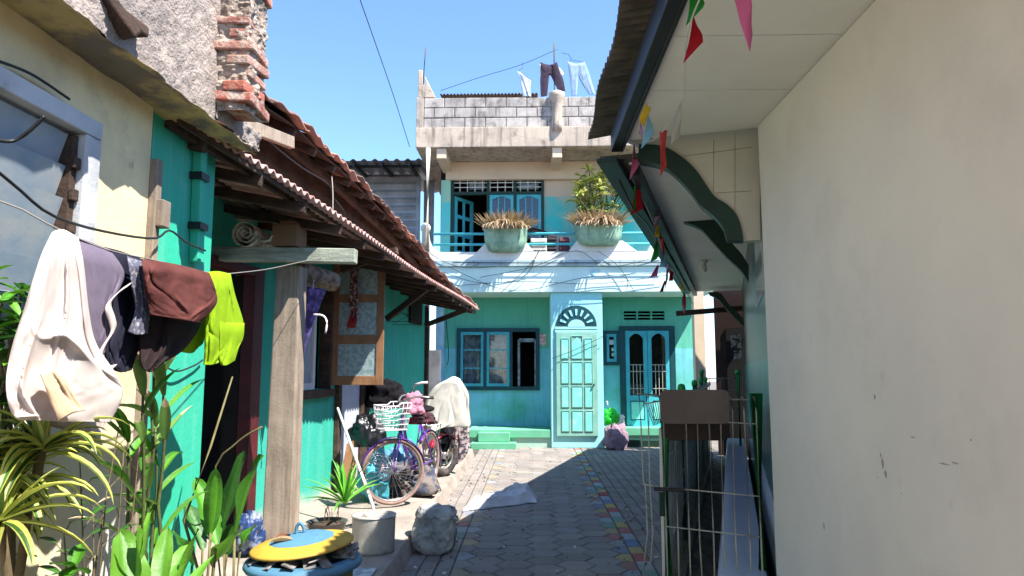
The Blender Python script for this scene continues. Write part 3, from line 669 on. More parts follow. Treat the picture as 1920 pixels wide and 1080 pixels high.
# floor ledge, drain, base
ledge = MB(); e0 = (at(1331, 1078, 4.0) - W0).dot(NV)
ledge.box(-1.2, LV, .06, .34, -.02, .34, mv(0, 0)); ledge.build('tiled_ledge', M['tileblue'], T, bevel=.008)
m = MB(); m.box(LV+.3, LV+.35, -2.6, .5, 0, 3.2, mv(0, 0)); 
m.build('far_entrance', M['brown'], T)
m = MB(); m.box(LV+.27, LV+.297, -1.0, .3, .0, 2.3, mv(0, 0)); m.build('entrance_opening', M['black'], T)
m = MB(); p = atx(1312, 640, 3.3); m.box(at(1303, 640, 13.3).x, at(1322, 640, 13.3).x, 13.3, 13.5, 0, 3.4); m.build('end_pillar', mat('cream_paint', lin((216, 196, 170)), .8, lin((200, 184, 160)), 3), T)
# upper strip's pale colour stands in for a reflection; lower is a pale dado
m = MB(); m.box(.2, 1.4, .002, .008, 2.04, 2.95, mv(0, 0)); m.box(.1, LV, .002, .007, .34, .76, mv(0, 0)); m.build('reflection_strip_and_dado', mat('pale_reflection_and_dado', lin((206, 212, 210)), .08, bump=0, spec=.8), T)
m = MB(); m.bar(at(1268, 588, 12.55), at(1392, 578, 12.55), .08, .09); m.build('end_beam', M['darkwood'], T)
m = MB(); lp = at(1320, 512, 9.0); m.lathe([(.0, -.11), (.035, -.10), (.04, -.05), (.025, 0), (.05, .02), (.05, .04)], (lp.x, lp.y, ZC-.045), 12); m.build('lamp_holder', M['white'], T)
m = MB(); m.tube([wv(LV*k/12-.1, offF-.03+.01*math.sin(k*2), ZC-.2-.03*math.sin(k*1.7)) for k in range(13)], .008, 5); m.build('wiring', M['steel_dark'], T)

# ================================================================== NEAR LEFT YELLOW HOUSE
Yh = thing('yellow_house', 'near house on the left with stained yellow plaster wall, louvred window and rough concrete overhang', 'house', (-2.2, 1.5, 0))
XY, ZL = -1.94, 2.90
YE = atx(280, 330, XY).y; wy1 = atx(187, 330, XY+.033).y-.02
wy0, wz0, wz1 = .8, 1.35, atx(183, 226, XY+.034).z-.02
m = MB(); m.wall((XY, -4, 0), (0, 1, 0), (1, 0, 0), YE+4, -.02, ZL, .16, [(wy0+4, wy1+4, wz0, wz1)]); m.build('wall', M['yellow'], Yh)
m = MB(); m.box(-4.2, -4.1, -4, 3.4, 0, 2.9); m.box(-4.1, XY-.17, YE-.05, YE-.002, 0, ZL); m.build('interior_room', M['interior'], Yh)
f = MB(); fw = .085
f.box(XY-.1, XY+.035, wy0-.02, wy1+.02, wz1-.06, wz1+.02); f.box(XY-.1, XY+.033, wy1-fw, wy1+.02, wz0, wz1-.062); f.box(XY-.1, XY+.033, wy0-.02, wy0+fw, wz0, wz1-.062); f.box(XY-.1, XY+.05, wy0-.02, wy1+.02, wz0-.07, wz0-.002)
fo = f.build('window', mat('window_frame_paint', lin((186, 188, 190)), .8, lin((158, 160, 162)), 4, .4, .7, .2, 40, stain=(lin((120, 116, 110)), 8, .6, .75, .6)), Yh, bevel=.006)
g = MB(); nl = 8
for i in range(nl):
    zc = wz0+.05+(wz1-wz0-.16)*(i+.5)/nl; Md = Matrix.Translation((XY-.05, 0, zc)) @ Matrix.Rotation(R(-74 if i > 2 else -60), 4, 'Y')
    g.box(-.105, .105, wy0+fw+.02, wy1-fw-.045, -.0025, .0025, Md)
g.build('louvre_glass', M['frost'], fo)
g = MB(); g.box(XY-.1, XY+.0, wy1-fw-.04, wy1-fw-.002, wz0, wz1-.075)
for i in range(nl): zc = wz0+.03+(wz1-wz0-.16)*(i+.5)/nl; g.box(XY-.0, XY+.02, wy1-fw-.045, wy1-fw-.004, zc-.025, zc+.025)
g.build('louvre_clip', M['darkwood'], fo, bevel=.004)
m = MB(); m.box(XY-.3, XY-.28, wy0, wy1, wz0, wz1); m.build('curtain', mat('blue_curtain', lin((120, 150, 180)), .9, lin((190, 200, 206)), 2.5, .4, .6, .1), fo)
# timber strip and brackets at the wall end
m = MB(); m.box(XY-.02, XY+.04, YE+.003, YE+.055, .6, 2.62); 
for z in (2.35, 2.02): m.box(XY+.0, XY+.075, YE+.01, YE+.09, z-.08, z+.06)
m.build('corner_batten', M['wood'], Yh, bevel=.006)
# rough concrete overhang
XO, YO = -1.69, 4.09; YP = 3.53
m = MB()
def rp(u, v):
    y = -3 + (YP+.03+3)*u; z = ZL-.03 + 2.6*v
    k = noise.noise((y*9, z*9, 1))*.010 + noise.noise((y*30, z*30, 4))*.011 + noise.noise((y*55, z*55, 14))*.007 + noise.noise((y*3, z*3, 8))*.015
    return V(XO + k, y, z)
def grd(u, v): return rp(u, v)
m.grid(grd, 420, 150); m.build('rough_overhang', M['rough'], Yh, smooth=True)
m = MB(); m.box(XO-.6, XO-.035, -3, YP+.02, ZL+.002, ZL+2.5); m.build('overhang_core', M['mortar'], Yh)
m = MB()
def up_(u, v):
    y = -3 + (YO+.02+3)*v; x = XY-.1 + (XO+.012-XY+.1)*u; return V(x+(.03*noise.noise((y*6, 2, 2)) if u > .95 else 0), y, ZL-.012+.012*noise.noise((x*8, y*8, 3))-.02*(u > .9))
m.grid(up_, 14, 120); m.build('overhang_soffit', M['ledge_under'], Yh)
# end pier of exposed bricks
m = MB(); z = ZL+.07; r = 0
BR = [lin((170, 100, 82)), lin((156, 92, 78)), lin((178, 116, 98)), lin((146, 92, 80)), lin((166, 124, 110))]
while z < 5.4:
    xr_ = -1.505+jit(.025); xs_ = [-1.80, -1.62+jit(.03), xr_] if r % 2 else [-1.80, xr_]
    for a, b in zip(xs_, xs_[1:]):
        if random.random() < .16: continue
        m.c = (*random.choice(BR), 1); y0 = YP+jit(.016)
        m.cbox(V((a+b)/2, y0+.12, z+.025), b-a-.012, .25+jit(.03), .047+jit(.008), (jit(.09), jit(.07), jit(.08)))
    z += .074; r += 1
bk = m.build('brick_pier', M['brick'], Yh, bevel=.008)
m = MB()
def mp(u, v):
    z = ZL+.03+2.45*v; t = u*2
    p = V(-1.80+.28*t, YP+.012, z) if t < 1 else V(-1.52, YP+.012+.22*(t-1), z)
    k = noise.noise((p.x*16, p.y*16, z*20))*.022+noise.noise((p.x*40, p.y*40, z*50))*.012
    return p + (V(0, -k, 0) if t < 1 else V(k, 0, 0))
m.grid(mp, 60, 190); m.build('mortar_bed', M['mortar'], bk)
m = MB()   # broken corner of the overhang below the bricks
def cn(u, v):
    y = YP+(YO+.03-YP)*u; z = ZL-.012+.2*v*(1-.5*u); return V(XO+.012+noise.noise((y*20, z*20, 3))*.02, y, z)
m.grid(cn, 40, 14)
m.grid(lambda u, v: V(XO+.012-.45*u, YO+.03+noise.noise((u*8, v*5, 3))*.03, ZL-.012+.12*v), 20, 8); m.build('overhang_corner', M['rough'], Yh)
m = MB(); pa_ = atx(205, 20, XO+.01); pb_ = atx(262, 62, XO+.02)
m.bar(pa_, pb_, .09, .05); m.bar(pa_+V(-.02, -.05, .06), pa_+V(.04, .1, -.06), .08, .05); m.build('broken_timber', M['darkwood'], Yh, bevel=.01)

# ================================================================== TEAL HOUSE
G = thing('teal_house', 'low teal house on the left with an open porch, wooden post and sagging tiled roof', 'house', (-2.3, 8, 0))
XT = -1.97
m = MB(); m.wall((XT, YE+.06, 0), (0, 1, 0), (1, 0, 0), atx(389, 600, XT).y-YE-.06, -.02, 2.9, .14); m.build('porch_end_wall', M['teal'], G)
m = MB(); m.box(-3.4, XT-.145, YE+.65, YE+.78, 0, 2.9); m.build('porch_side_wall', M['teal'], G)
wo = V(-2.65, 4.2, 0); wu = V(.094, 1, 0).normalized(); wn = V(1, -.094, 0).normalized(); LW = 8.15
def wt(px, py=700):                        # distance along the wall seen at pixel column px
    r = ray(px, py); d = r; den = d.x*wu.y - d.y*wu.x; return ((CAM.y-wo.y)*d.x - (CAM.x-wo.x)*d.y)/den
def wp(t, off=0, z=0): p = wo + wu*t + wn*off; return V(p.x, p.y, z)
MW = Matrix(((wu.x, wn.x, 0, wo.x), (wu.y, wn.y, 0, wo.y), (0, 0, 1, 0), (0, 0, 0, 1)))
t_d0, t_d1 = .75, wt(462)
t_w0, t_w1 = wt(556), wt(617)
zwin0 = 1.33; 
m = MB(); m.wall(wo, wu, wn, LW, .1, 2.95, .14, [(t_d0, t_d1, .1, 2.38), (t_w0, t_w1, zwin0, 2.62)]); m.build('wall', M['peel'], G)
m = MB(); m.wall(wo, wu, wn, LW, 2.952, 3.75, .12); m.build('gable_board', M['darkwood'], G)
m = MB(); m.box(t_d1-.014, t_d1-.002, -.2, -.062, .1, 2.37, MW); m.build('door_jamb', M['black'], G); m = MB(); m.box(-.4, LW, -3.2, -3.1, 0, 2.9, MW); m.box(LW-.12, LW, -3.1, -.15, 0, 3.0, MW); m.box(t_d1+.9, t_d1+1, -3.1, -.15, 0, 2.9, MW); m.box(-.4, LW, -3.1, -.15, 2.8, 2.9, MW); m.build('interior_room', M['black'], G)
m = MB(); m.box(t_d1-.012, t_d1+.17, -.06, .05, .1, 2.45, MW); m.box(t_d0, t_d1-.013, -.1, .05, 2.37, 2.45, MW); m.build('door_frame', M['maroon'], G, bevel=.006)
m = MB(); f = MB()
f.box(t_w0, t_w0+.05, -.1, .03, zwin0, 2.62, MW); f.box(t_w1-.05, t_w1, -.1, .03, zwin0, 2.62, MW); f.box(t_w0-.05, t_w1+.03, -.1, .07, zwin0-.09, zwin0-.002, MW); f.box(t_w0+.05, t_w1-.05, -.1, .03, 2.57, 2.62, MW)
fo = f.build('window', M['darkwood'], G, bevel=.005)
f = MB(); a, b = t_w0+.05, t_w0+.05+(t_w1-t_w0)*.52
f.box(a, a+.05, -.06, -.01, zwin0, 2.56, MW); f.box(b-.06, b, -.06, -.01, zwin0, 2.56, MW); f.box(a+.05, b-.06, -.06, -.01, zwin0, zwin0+.07, MW); co = f.build('casement', M['white'], fo, bevel=.004)
f = MB(); f.box(a+.05, b-.06, -.04, -.035, zwin0+.07, 2.56, MW); f.build('pane', M['frost'], co)
# open shutter turned towards the camera
hY = wp(t_w1).y+.03; SX0, SX1 = X(619, hY), X(718, hY); 
tz0, tz1 = Z(722, hY, 670), Z(488, hY, 670)
f = MB(); r = .085; f.box(SX0, SX0+r, hY, hY+.035, tz0, tz1); f.box(SX1-r, SX1, hY, hY+.035, tz0, tz1)
rails = [(722, 705), (645, 628), (567, 552), (500, 488)]
for a, b in rails: f.box(SX0+r, SX1-r, hY+.001, hY+.034, Z(a, hY, 670), Z(b, hY, 670))
so = f.build('open_shutter', M['orangewood'], G, bevel=.004)
f = MB()
for a, b in ((705, 645), (628, 567), (552, 500)): f.box(SX0+r, SX1-r, hY+.014, hY+.02, Z(a, hY, 670), Z(b, hY, 670))
f.build('frosted_pane', mat('patterned_glass', lin((120, 142, 144)), .2, lin((150, 166, 168)), 22, .45, .55, .5, 70, spec=.6), so)
# white plank door and dark frame, small window further on
m = MB(); a, b = wt(634), wt(668); m.box(a, b, .003, .05, .1, 1.55, MW); m.build('plank_door', mat('pale_door', lin((176, 180, 190)), .7, lin((150, 152, 160)), 3), G, bevel=.006)
m = MB(); m.box(b+.003, wt(684), .003, .08, .1, 1.42, MW); m.box(wt(628), a-.003, .003, .06, .1, 1.5, MW); m.box(wt(684)+.003, wt(712), .003, .09, 1.28, 1.40, MW); m.build('dark_jamb', M['darkwood'], G, bevel=.006)
m = MB(); m.box(wt(764), wt(786), .003, .04, 2.3, 2.75, MW); m.build('small_window', M['black'], G)
m = MB(); m.box(LW+.002, LW+.1, -.1, .06, 0, 2.7, MW); m.build('end_jamb', M['darkwood'], G)
m = MB(); m.box(LW+.6, LW+.65, -1.6, .15, 0, 1.9, MW); m.build('passage_sheet', M['metal_grey'], G)
# porch post and beams
pY = 5.5; 
m = MB()
A_ = [at(518, 497, pY), at(562, 497, pY)]; Bq = [at(484, 1012, pY-.05), at(541, 1000, pY-.05)]
m.prism([A_[0], A_[1], V(Bq[1].x, pY, .12), V(Bq[0].x, pY, .12)], (0, .2, 0)); m.build('porch_post', M['wood'], G, bevel=.012)
m = MB(); a, b = at(388, 476, pY-.05), at(668, 481, pY-.05); m.bar(a, b, .1, .115); m.build('porch_beam', M['woodx'], G, bevel=.008)
m = MB(); a, b = at(386, 397, pY+.25), at(625, 416, pY+.25); m.bar(a, b, .08, .095); m.build('upper_beam', M['wood'], G, bevel=.008)
m = MB(); m.bar(atx(376, 262, XT+.03), atx(368, 492, XT+.03), .055, .075); m.build('corner_stud', M['teal'], G, bevel=.006)
for py in (332, 425): m = MB(); a = atx(374-(py-262)*.03, py, XT+.03); m.box(a.x-.05, a.x+.045, a.y-.05, a.y+.05, a.z-.02, a.z+.02); m.build('iron_strap', M['steel_dark'], G)
# lower awning
LB = at(897, 581, 12.2); LA = at(338, 214, 3.55); LM = at(664, 428, 5.7)
def aw(u, v): p = LA.lerp(LM, u/.25) if u < .25 else LM.lerp(LB, (u-.25)/.75); q = V(p.x-1.1, p.y, p.z+.22); return p.lerp(q, v)
m = MB(); nn = 96*8
m.grid(lambda u, v: aw(u, v)+V(0, 0, .018*math.sin(u*96*2*math.pi)+.02*math.sin(u*9)*(1-v)), nn, 2); m.build('awning_sheet', M['sheet'], G, solid=.012, smooth=True)
m = MB()
for k in range(15): u = (k+.5)/15; m.bar(aw(u, .04)+V(0, 0, -.07), aw(u, 1)+V(0, 0, -.07), .05, .07)
for v in (.06, .5): m.bar(aw(0, v)+V(0, 0, -.06), aw(1, v)+V(0, 0, -.06), .04, .05)
m.bar(aw(0, .0)+V(-.01, 0, -.03), aw(.42, .0)+V(-.01, 0, -.03), .02, .05)
m.build('awning_rafter', M['darkwood'], G, bevel=.004)
m = MB()
for px0_, py0, px1_, py1, Y0, Y1 in ((725, 598, 808, 535, 9.6, 9.3), (797, 610, 886, 576, 11.8, 11.6), (640, 505, 745, 470, 7.6, 7.4)):
    m = MB(); m.bar(at(px0_, py0, Y0), at(px1_, py1, Y1), .06, .08); m.build('awning_strut', M['darkwood'], G, bevel=.005)
# upper tiled roof
UP = [(436, 128, 4.5), (480, 178, 5.0), (562, 236, 5.65), (607, 281, 6.25), (651, 321, 6.9), (692, 362, 7.75), (747, 420, 9.2), (784, 462, 10.4), (818, 506, 11.2), (851, 540, 11.7), (897, 580, 12.2)]
U3 = smooth([at(*p) for p in UP], 8)
cum = [0]
for a, b in zip(U3, U3[1:]): cum.append(cum[-1]+(b-a).length)
def upol(s):
    for i in range(len(U3)-1):
        if cum[i+1] >= s or i == len(U3)-2: t = (s-cum[i])/max(1e-6, cum[i+1]-cum[i]); return U3[i].lerp(U3[i+1], t)
SL = V(-.86, .0, .40).normalized()
TC = [lin((138, 108, 98)), lin((120, 96, 88)), lin((104, 86, 80)), lin((156, 114, 98)), lin((134, 108, 98)), lin((92, 72, 66)), lin((118, 92, 84))]
m = MB(); s_ = 0; tw = .25
while s_ < cum[-1]-.05:
    e0, e1 = upol(s_), upol(min(cum[-1], s_+tw*1.12)); ex = e1-e0
    for row in range(4):
        c = random.choice(TC); k = random.uniform(.9, 1.5); m.c = (c[0]*k, c[1]*k, c[2]*k, 1)
        base = e0 + SL*(row*.25 - .03 + jit(.025)) + V(0, 0, .012+jit(.01) + row*.004); dz = jit(.035); tl = jit(.05)
        def tp(u, v): 
            return base + ex*(u*1.0) + SL*(v*.3) + V(0, 0, .024*math.sin((u*.92+.05)*2*math.pi) + .028*(1-v) + dz*u + tl*v)
        m.grid(tp, 8, 1)
    s_ += tw
m.build('roof_tiles', M['tile'], G, solid=.014, smooth=True)
m = MB(); n = len(U3); q = [[m.bm.verts.new(p + SL*k + V(0, 0, -.03)) for k in (.05, 1.3)] for p in U3]
for i in range(n-1): m.face([q[i][0], q[i+1][0], q[i+1][1], q[i][1]])
m.build('roof_boarding', M['darkwood'], G, solid=.015)
m = MB()
s_ = .2
while s_ < cum[-1]: p = upol(s_); m.bar(p + SL*.06 + V(0, 0, -.08), p + SL*1.3 + V(0, 0, -.08), .05, .07); s_ += .5
for k in range(0, n-8, 8): m.bar(U3[k]+SL*.3+V(0, 0, -.14), U3[k+8]+SL*.3+V(0, 0, -.14), .06, .09)
m.build('roof_rafter', M['darkwood'], G, bevel=.005); m = MB(); m.bar(at(383, 205, 4.6), at(548, 268, 5.5), .05, .10); m.build('loose_rafter', M['wood'], G, bevel=.005)
m = MB(); m.box(-6.5, -2.6, 4.2, 12.0, 3.7, 3.75); m.build('attic_deck', M['darkwood'], G)

# scuffs on the beige wall
m = MB()
def scuff(px, py, w_, h_, n=9):
    c = atx(px, py, XB-.0012)
    pts = []
    for i in range(n): t = 2*math.pi*i/n; k = random.uniform(.45, 1.2); pts.append(V(XB-.0012, c.y+1.5*w_*k*math.cos(t), c.z+h_*k*math.sin(t)))
    m.f(pts)
for q in ((1655, 868, .006, .022), (1660, 888, .008, .02), (1651, 852, .003, .012), (1645, 895, .004, .003), (1690, 925, .003, .003), (1478, 591, .003, .003), (1545, 985, .004, .02), (1790, 868, .012, .004), (1770, 870, .02, .003), (1640, 745, .006, .012), (1712, 820, .012, .003), (1820, 825, .004, .004), (1506, 450, .002, .002)): scuff(*q)
m.build('scuff_marks', mat('grey_scuff', lin((142, 139, 142)), .9, lin((182, 178, 172)), 150, .4, .62), B)
# ================================================================== LAUNDRY ON THE LINE
def cr(p, t):
    n = len(p)-1; x = min(max(t, 0), 1)*n; i = min(int(x), n-1); t = x-i
    a, b, c, d = [Vector(p[max(0, min(n, k))]) for k in (i-1, i, i+1, i+2)]
    return .5*((2*b)+(c-a)*t+(2*a-5*b+4*c-d)*t*t+(3*b-a-3*c+d)*t**3)
def cloth(m, rows, place, relief, nu=44, nv=60, thick=.05, back=True, seed=0, raggd=0):
    """a sheet draped over the line: front layer, over the top, shorter back layer"""
    def pos(u, v): return cr([cr([(*q, 0) for q in r], u) for r in rows], v)
    sm = m.sm; m.sm = True; thick *= .7; nu = int(nu*1.4); nv = int(nv*1.4)
    def fn(u, v):
        p = pos(u, v); e = min(1, v*5); d = thick*math.sin(e*math.pi/2)*(1-.5*abs(2*u-1)**3) + relief(u, v)*min(1, .25+v*2.2)
        return place(p.x, p.y, d)
    m.grid(fn, nu, nv)
    if back:
        def fb(u, v):
            vv = v*.86; p = pos(.05+u*.9, vv); e = min(1, vv*5); d = -thick*math.sin(e*math.pi/2) + .6*relief(u+.37, vv)*min(1, vv*2)
            return place(p.x, p.y, d)
        m.grid(fb, nu//2, nv//2)
    m.sm = sm
def folds(seed, amp, k=3.0, diag=.6, n2=.5):
    """soft hanging folds with a few sharp creases"""
    rnd = random.Random(seed*13+1); cre = []
    for _ in range(int(4+k*3)):
        a = R(rnd.choice((rnd.uniform(-25, 25), rnd.uniform(-75, 75)))); cre.append((rnd.uniform(0, 1), rnd.uniform(.1, 1), math.sin(a), math.cos(a), rnd.uniform(.12, .4), rnd.uniform(.010, .035), rnd.uniform(-1, 1)))
    def f(u, v):
        w = noise.noise((u*1.6, v*1.3, seed))*1.2
        s = .42*math.sin((u*k*.8 + v*diag*.6 + w)*2*math.pi)*(.35+.65*noise.noise((u*1.3, v*1.1, seed+31))**2*3) + .7*noise.noise((u*2.1, v*1.5, seed+2))
        for cu, cv, sa, ca, L, wd, hgt in cre:
            du, dv = u-cu, v-cv; al = du*sa+dv*ca; ac = du*ca-dv*sa + .05*math.sin(al*9+cu*7)
            s += hgt*.8*math.exp(-(al/L)**2)*math.exp(-abs(ac)/wd)
        return amp*.62*(s + .10*noise.noise((u*11, v*11, seed+9)))
    return f
def fabric(name, c, c2=None, trl=.18): return mat(name, lin(c), .95, lin(c2 or tuple(int(x*.88) for x in c)), 6, .4, .7, .12, 260, trl=trl, spec=.1)
M['f_cream'] = fabric('cream_cotton', (212, 200, 194), (202, 188, 180), .2); M['f_lilac'] = fabric('grey_lilac_cotton', (112, 102, 118), (100, 92, 108), .08); M['f_leg_shade'] = fabric('navy_leg_shade', (40, 40, 54), (30, 30, 42), .05)
M['f_brown'] = fabric('brown_cotton', (96, 56, 52), (78, 44, 42), .06); M['f_lime'] = fabric('lime_cotton', (146, 184, 36), (136, 172, 32), .25); M['f_black'] = fabric('black_cloth', (30, 28, 32), (22, 20, 24), .03)
M['f_mauve'] = fabric('mauve_cloth', (160, 134, 146), (128, 108, 122), .1); M['f_white'] = fabric('white_sheet', (222, 218, 206), (206, 200, 188), .2); M['f_pink'] = fabric('pink_cloth', (190, 130, 150), (170, 112, 134), .15)
XG = -1.50
def pl(X): return lambda px, py, d: atx(px, py, X + d)
lp0, lp1 = V(-1.47, 1.35, 1.98), V(-1.62, 5.42, 2.40)
def zline(px): return None
m = MB(); cp = [atx(60, 420, XG), atx(120, 436, XG), atx(200, 468, XG), atx(290, 488, XG), atx(395, 512, -1.52), atx(432, 513, -1.53)]
pth = [cr(cp, i/20) for i in range(21)] + [cr([atx(432, 513, -1.53), at(500, 505, 4.3), at(560, 492, 5.0), at(604, 482, 5.42)], i/10) for i in range(1, 11)]
m.tube([atx(-30, 366, -1.62), atx(40, 392, -1.58), atx(90, 420, -1.52)] + pth[5:], .003, 6); lo_ = m.build('clothesline', mat('grey_cord', lin((120, 116, 112)), .8), label='thin grey line running from the near left up to the porch beam, holding the laundry', cat='clothesline')
th = thing('trousers', 'cream trousers draped over the line, biggest and nearest of the laundry', 'trousers', tuple(atx(120, 800, XG)), 'clothes on the near line')
m = MB(); cloth(m, [[(98, 436), (118, 431), (146, 446)], [(74, 489), (112, 487), (156, 494)], [(45, 583), (105, 580), (166, 585)], [(24, 648), (100, 644), (180, 645)], [(11, 718), (105, 722), (218, 704)], [(20, 768), (112, 752), (229, 742)], [(34, 786), (112, 790), (205, 792)]], pl(XG+.03), folds(3, .06, 1.6, .9, .8), 70, 80, .07)
m.build('front_leg', M['f_cream'], th, solid=.004)
m = MB(); cloth(m, [[(40, 740), (110, 730), (205, 740)], [(50, 785), (120, 790), (196, 790)], [(100, 797), (150, 815), (192, 806)], [(150, 822), (170, 832), (188, 820)], [(176, 842), (182, 844), (187, 838)]], pl(XG-.06), folds(8, .025, 1.4, .4), 30, 30, .03, False); m.build('hanging_flap', M['f_cream'], th, solid=.004)
m = MB(); cloth(m, [[(75, 700), (95, 690), (120, 705)], [(88, 735), (110, 728), (138, 740)], [(110, 790), (135, 775), (160, 770)]], pl(XG+.115), folds(2, .012, 1, .2), 16, 16, .01, False); m.build('waistband', mat('cream_lining', lin((206, 178, 146)), .95, bump=.1, bscale=200), th, solid=.004)
th = thing('grey_shorts', 'grey lilac shorts with pale trim on the line, beside the cream trousers', 'shorts', tuple(atx(215, 695, XG)), 'clothes on the near line')
m = MB(); cloth(m, [[(146, 447), (172, 455), (205, 468)], [(152, 492), (180, 498), (232, 510)], [(158, 560), (185, 556), (222, 545)], [(166, 620), (190, 600), (204, 572)], [(178, 655), (196, 636), (212, 612)], [(186, 682), (192, 668), (198, 654)]], pl(XG-.01), folds(5, .02, 1.5, .4), 40, 44, .05); m.build('near_leg', M['f_lilac'], th, solid=.004)
m = MB(); cloth(m, [[(190, 462), (228, 472), (266, 486)], [(200, 505), (240, 500), (276, 530)], [(196, 575), (235, 585), (282, 580)], [(192, 630), (225, 640), (276, 632)], [(200, 680), (222, 684), (258, 660)], [(214, 694), (230, 698), (246, 694)]], pl(XG-.07), folds(6, .03, 2.2, .5), 40, 44, .05); m.build('far_leg', M['f_leg_shade'], th, solid=.004)  # navy layer coloured dark as the shaded inside of the leg opening
m = MB(); hem = [cr([atx(*q, XG+.045) for q in ((242, 534), (222, 548), (203, 572), (210, 600), (212, 620), (194, 650), (186, 678), (200, 690), (214, 688))], i/40) for i in range(41)]
m.grid(lambda u, v: hem[int(round(v*40))] + V(0, .014, .010)*(u*2-1), 2, 40); m.build('hem_trim', M['f_cream'], th, solid=.005, smooth=True)
m = MB(); cloth(m, [[(238, 480), (252, 486), (266, 490)], [(246, 530), (262, 520), (276, 540)], [(254, 580), (268, 575), (281, 585)], [(240, 622), (258, 628), (276, 625)]], pl(XG+.0), folds(9, .02, 1.5, .4), 20, 30, .04, False); m.build('rolled_cuff', mat('blue_grey_cuff', lin((84, 84, 100)), .95, lin((150, 148, 150)), 60, .55, .62, .2, 200), th, solid=.004)
th = thing('brown_shorts', 'dark brown shorts hanging on the line between the grey shorts and the lime shirt', 'shorts', tuple(atx(310, 695, XG)), 'clothes on the near line')
m = MB(); cloth(m, [[(266, 486), (330, 496), (392, 512)], [(270, 530), (330, 530), (404, 545)], [(275, 560), (340, 575), (404, 572)], [(282, 590), (345, 600), (375, 605)]], pl(XG+.04), folds(11, .032, 2.1, 1.2), 50, 44, .06); m.build('seat_cloth', M['f_brown'], th, solid=.004)
m = MB(); cloth(m, [[(264, 520), (310, 520), (384, 545)], [(262, 600), (310, 600), (376, 608)], [(262, 650), (300, 655), (344, 655)], [(264, 684), (280, 692), (306, 680)], [(276, 694), (284, 697), (292, 692)]], pl(XG-.02), folds(12, .03, 2.0, .9), 44, 44, .04); m.build('inner_leg', mat('brown_inside_shade', lin((40, 25, 26)), .95, lin((28, 18, 20)), 5, bump=.1, bscale=200), th, solid=.004)  # inner leg coloured darker to stand for the shaded inside of the shorts
th = thing('lime_shirt', 'small lime green shirt hanging on the line, farthest of the laundry', 'shirt', tuple(atx(420, 685, -1.52)), 'clothes on the near line')
m = MB(); cloth(m, [[(384, 511), (408, 509), (432, 514)], [(385, 560), (412, 555), (440, 552)], [(384, 610), (414, 608), (456, 606)], [(384, 650), (412, 650), (450, 632)], [(382, 684), (396, 684), (411, 680)]], pl(-1.52), folds(15, .026, 2.4, .5), 44, 50, .05); m.build('body', M['f_lime'], th, solid=.004)
m = MB(); cloth(m, [[(412, 600), (430, 605), (458, 606)], [(412, 640), (430, 640), (456, 632)], [(411, 668), (430, 664), (448, 650)], [(414, 684), (424, 685), (440, 676)]], pl(-1.49), folds(16, .014, 2, .3), 24, 24, .02, False); m.build('sleeve', M['f_lime'], th, solid=.004)
m = MB(); cloth(m, [[(338, 600), (362, 595), (384, 590)], [(342, 640), (362, 640), (382, 638)], [(340, 660), (360, 662), (372, 650)]], pl(-1.58), folds(17, .014, 2, .3), 20, 20, .02, False); m.build('back_panel', M['f_lime'], th, solid=.004)

# ================================================================== PLANTS, NEAR LEFT
def leafmat(name, trl=.28): return mat(name, (1, 1, 1), .42, (.82, .86, .8), 14, .4, .7, .2, 60, attr=True, trl=trl, spec=.4, stain=[((.30, .22, .12), 26, .64, .74, .7), ((.5, .46, .36), 7, .58, .8, .3)])
M['leaf'] = leafmat('leaf'); M['stem'] = mat('stem', lin((104, 88, 66)), .8, lin((84, 78, 52)), 12); M['soil'] = mat('soil', lin((70, 58, 48)), .95, lin((50, 42, 36)), 20, bump=.6)
M['pot_black'] = mat('black_plastic_pot', lin((38, 38, 40)), .5, lin((52, 50, 50)), 8)
GR = (lin((66, 120, 34)), lin((84, 146, 40))); YG = (lin((184, 186, 92)), lin((52, 92, 36))); DG = (lin((44, 88, 36)), lin((58, 106, 40))); LG = (lin((104, 156, 52)), lin((92, 146, 46)))
DRY = lin((176, 150, 116))
def pot(par, c, r, h, mt=None):
    m = MB(); m.lathe([(r*.75, 0), (r*.8, .01), (r, h-.03), (r*1.06, h-.028), (r*1.06, h), (r*.96, h), (r*.94, h-.04), (0, h-.04)], c, 20); p = m.build('pot', mt or M['pot_black'], par)
    m = MB(); m.lathe([(r*.93, h-.038), (r*.5, h-.02), (0, h-.015)], c, 16); m.build('soil', M['soil'], p); return p
def rosette(m, c, n, L, W, cols, el=(-10, 70), droop=.8, shape='strap', az=(0, 360), fold=.3):
    for i in range(n):
        a = R(random.uniform(*az)); e = R(random.uniform(*el)); k = random.uniform(.75, 1.1)
        m.leaf(c, (math.cos(a)*math.cos(e), math.sin(a)*math.cos(e), math.sin(e)), L*k, W, droop*random.uniform(.7, 1.3), cols, fold, 8, shape=shape)
# striped dracaena
PX_ = -1.62
base = atx(60, 1000, PX_); base.z = 0
pc = V(base.x, base.y, 0)
th = thing('striped_dracaena', 'bushy dracaena with drooping yellow edged striped leaves, at the far left below the trousers', 'plant', tuple(pc), 'plants by the yellow wall')
pot(th, pc, .16, .26)
tops = [((78, 845), 26), ((20, 905), 24), ((-25, 870), 22), ((0, 980), 20), ((-60, 920), 16)]
m = MB(); st = MB()
for (px, py), n in tops:
    c = atx(px, py, PX_+jit(.08)); 
    mid = pc.lerp(c, .5)+V(jit(.04), jit(.04), 0)
    st.tube([cr([pc+V(0, 0, .2), mid, c], i/8) for i in range(9)], [.014]*9, 6)
    rosette(m, c, n, .29, .036, YG, (-25, 60), 1.5)
    rosette(m, c, 6, .2, .03, (lin((222, 220, 130)), lin((150, 176, 80))), (55, 85), .5)
m.build('foliage', M['leaf'], th); st.build('stem', M['stem'], th)
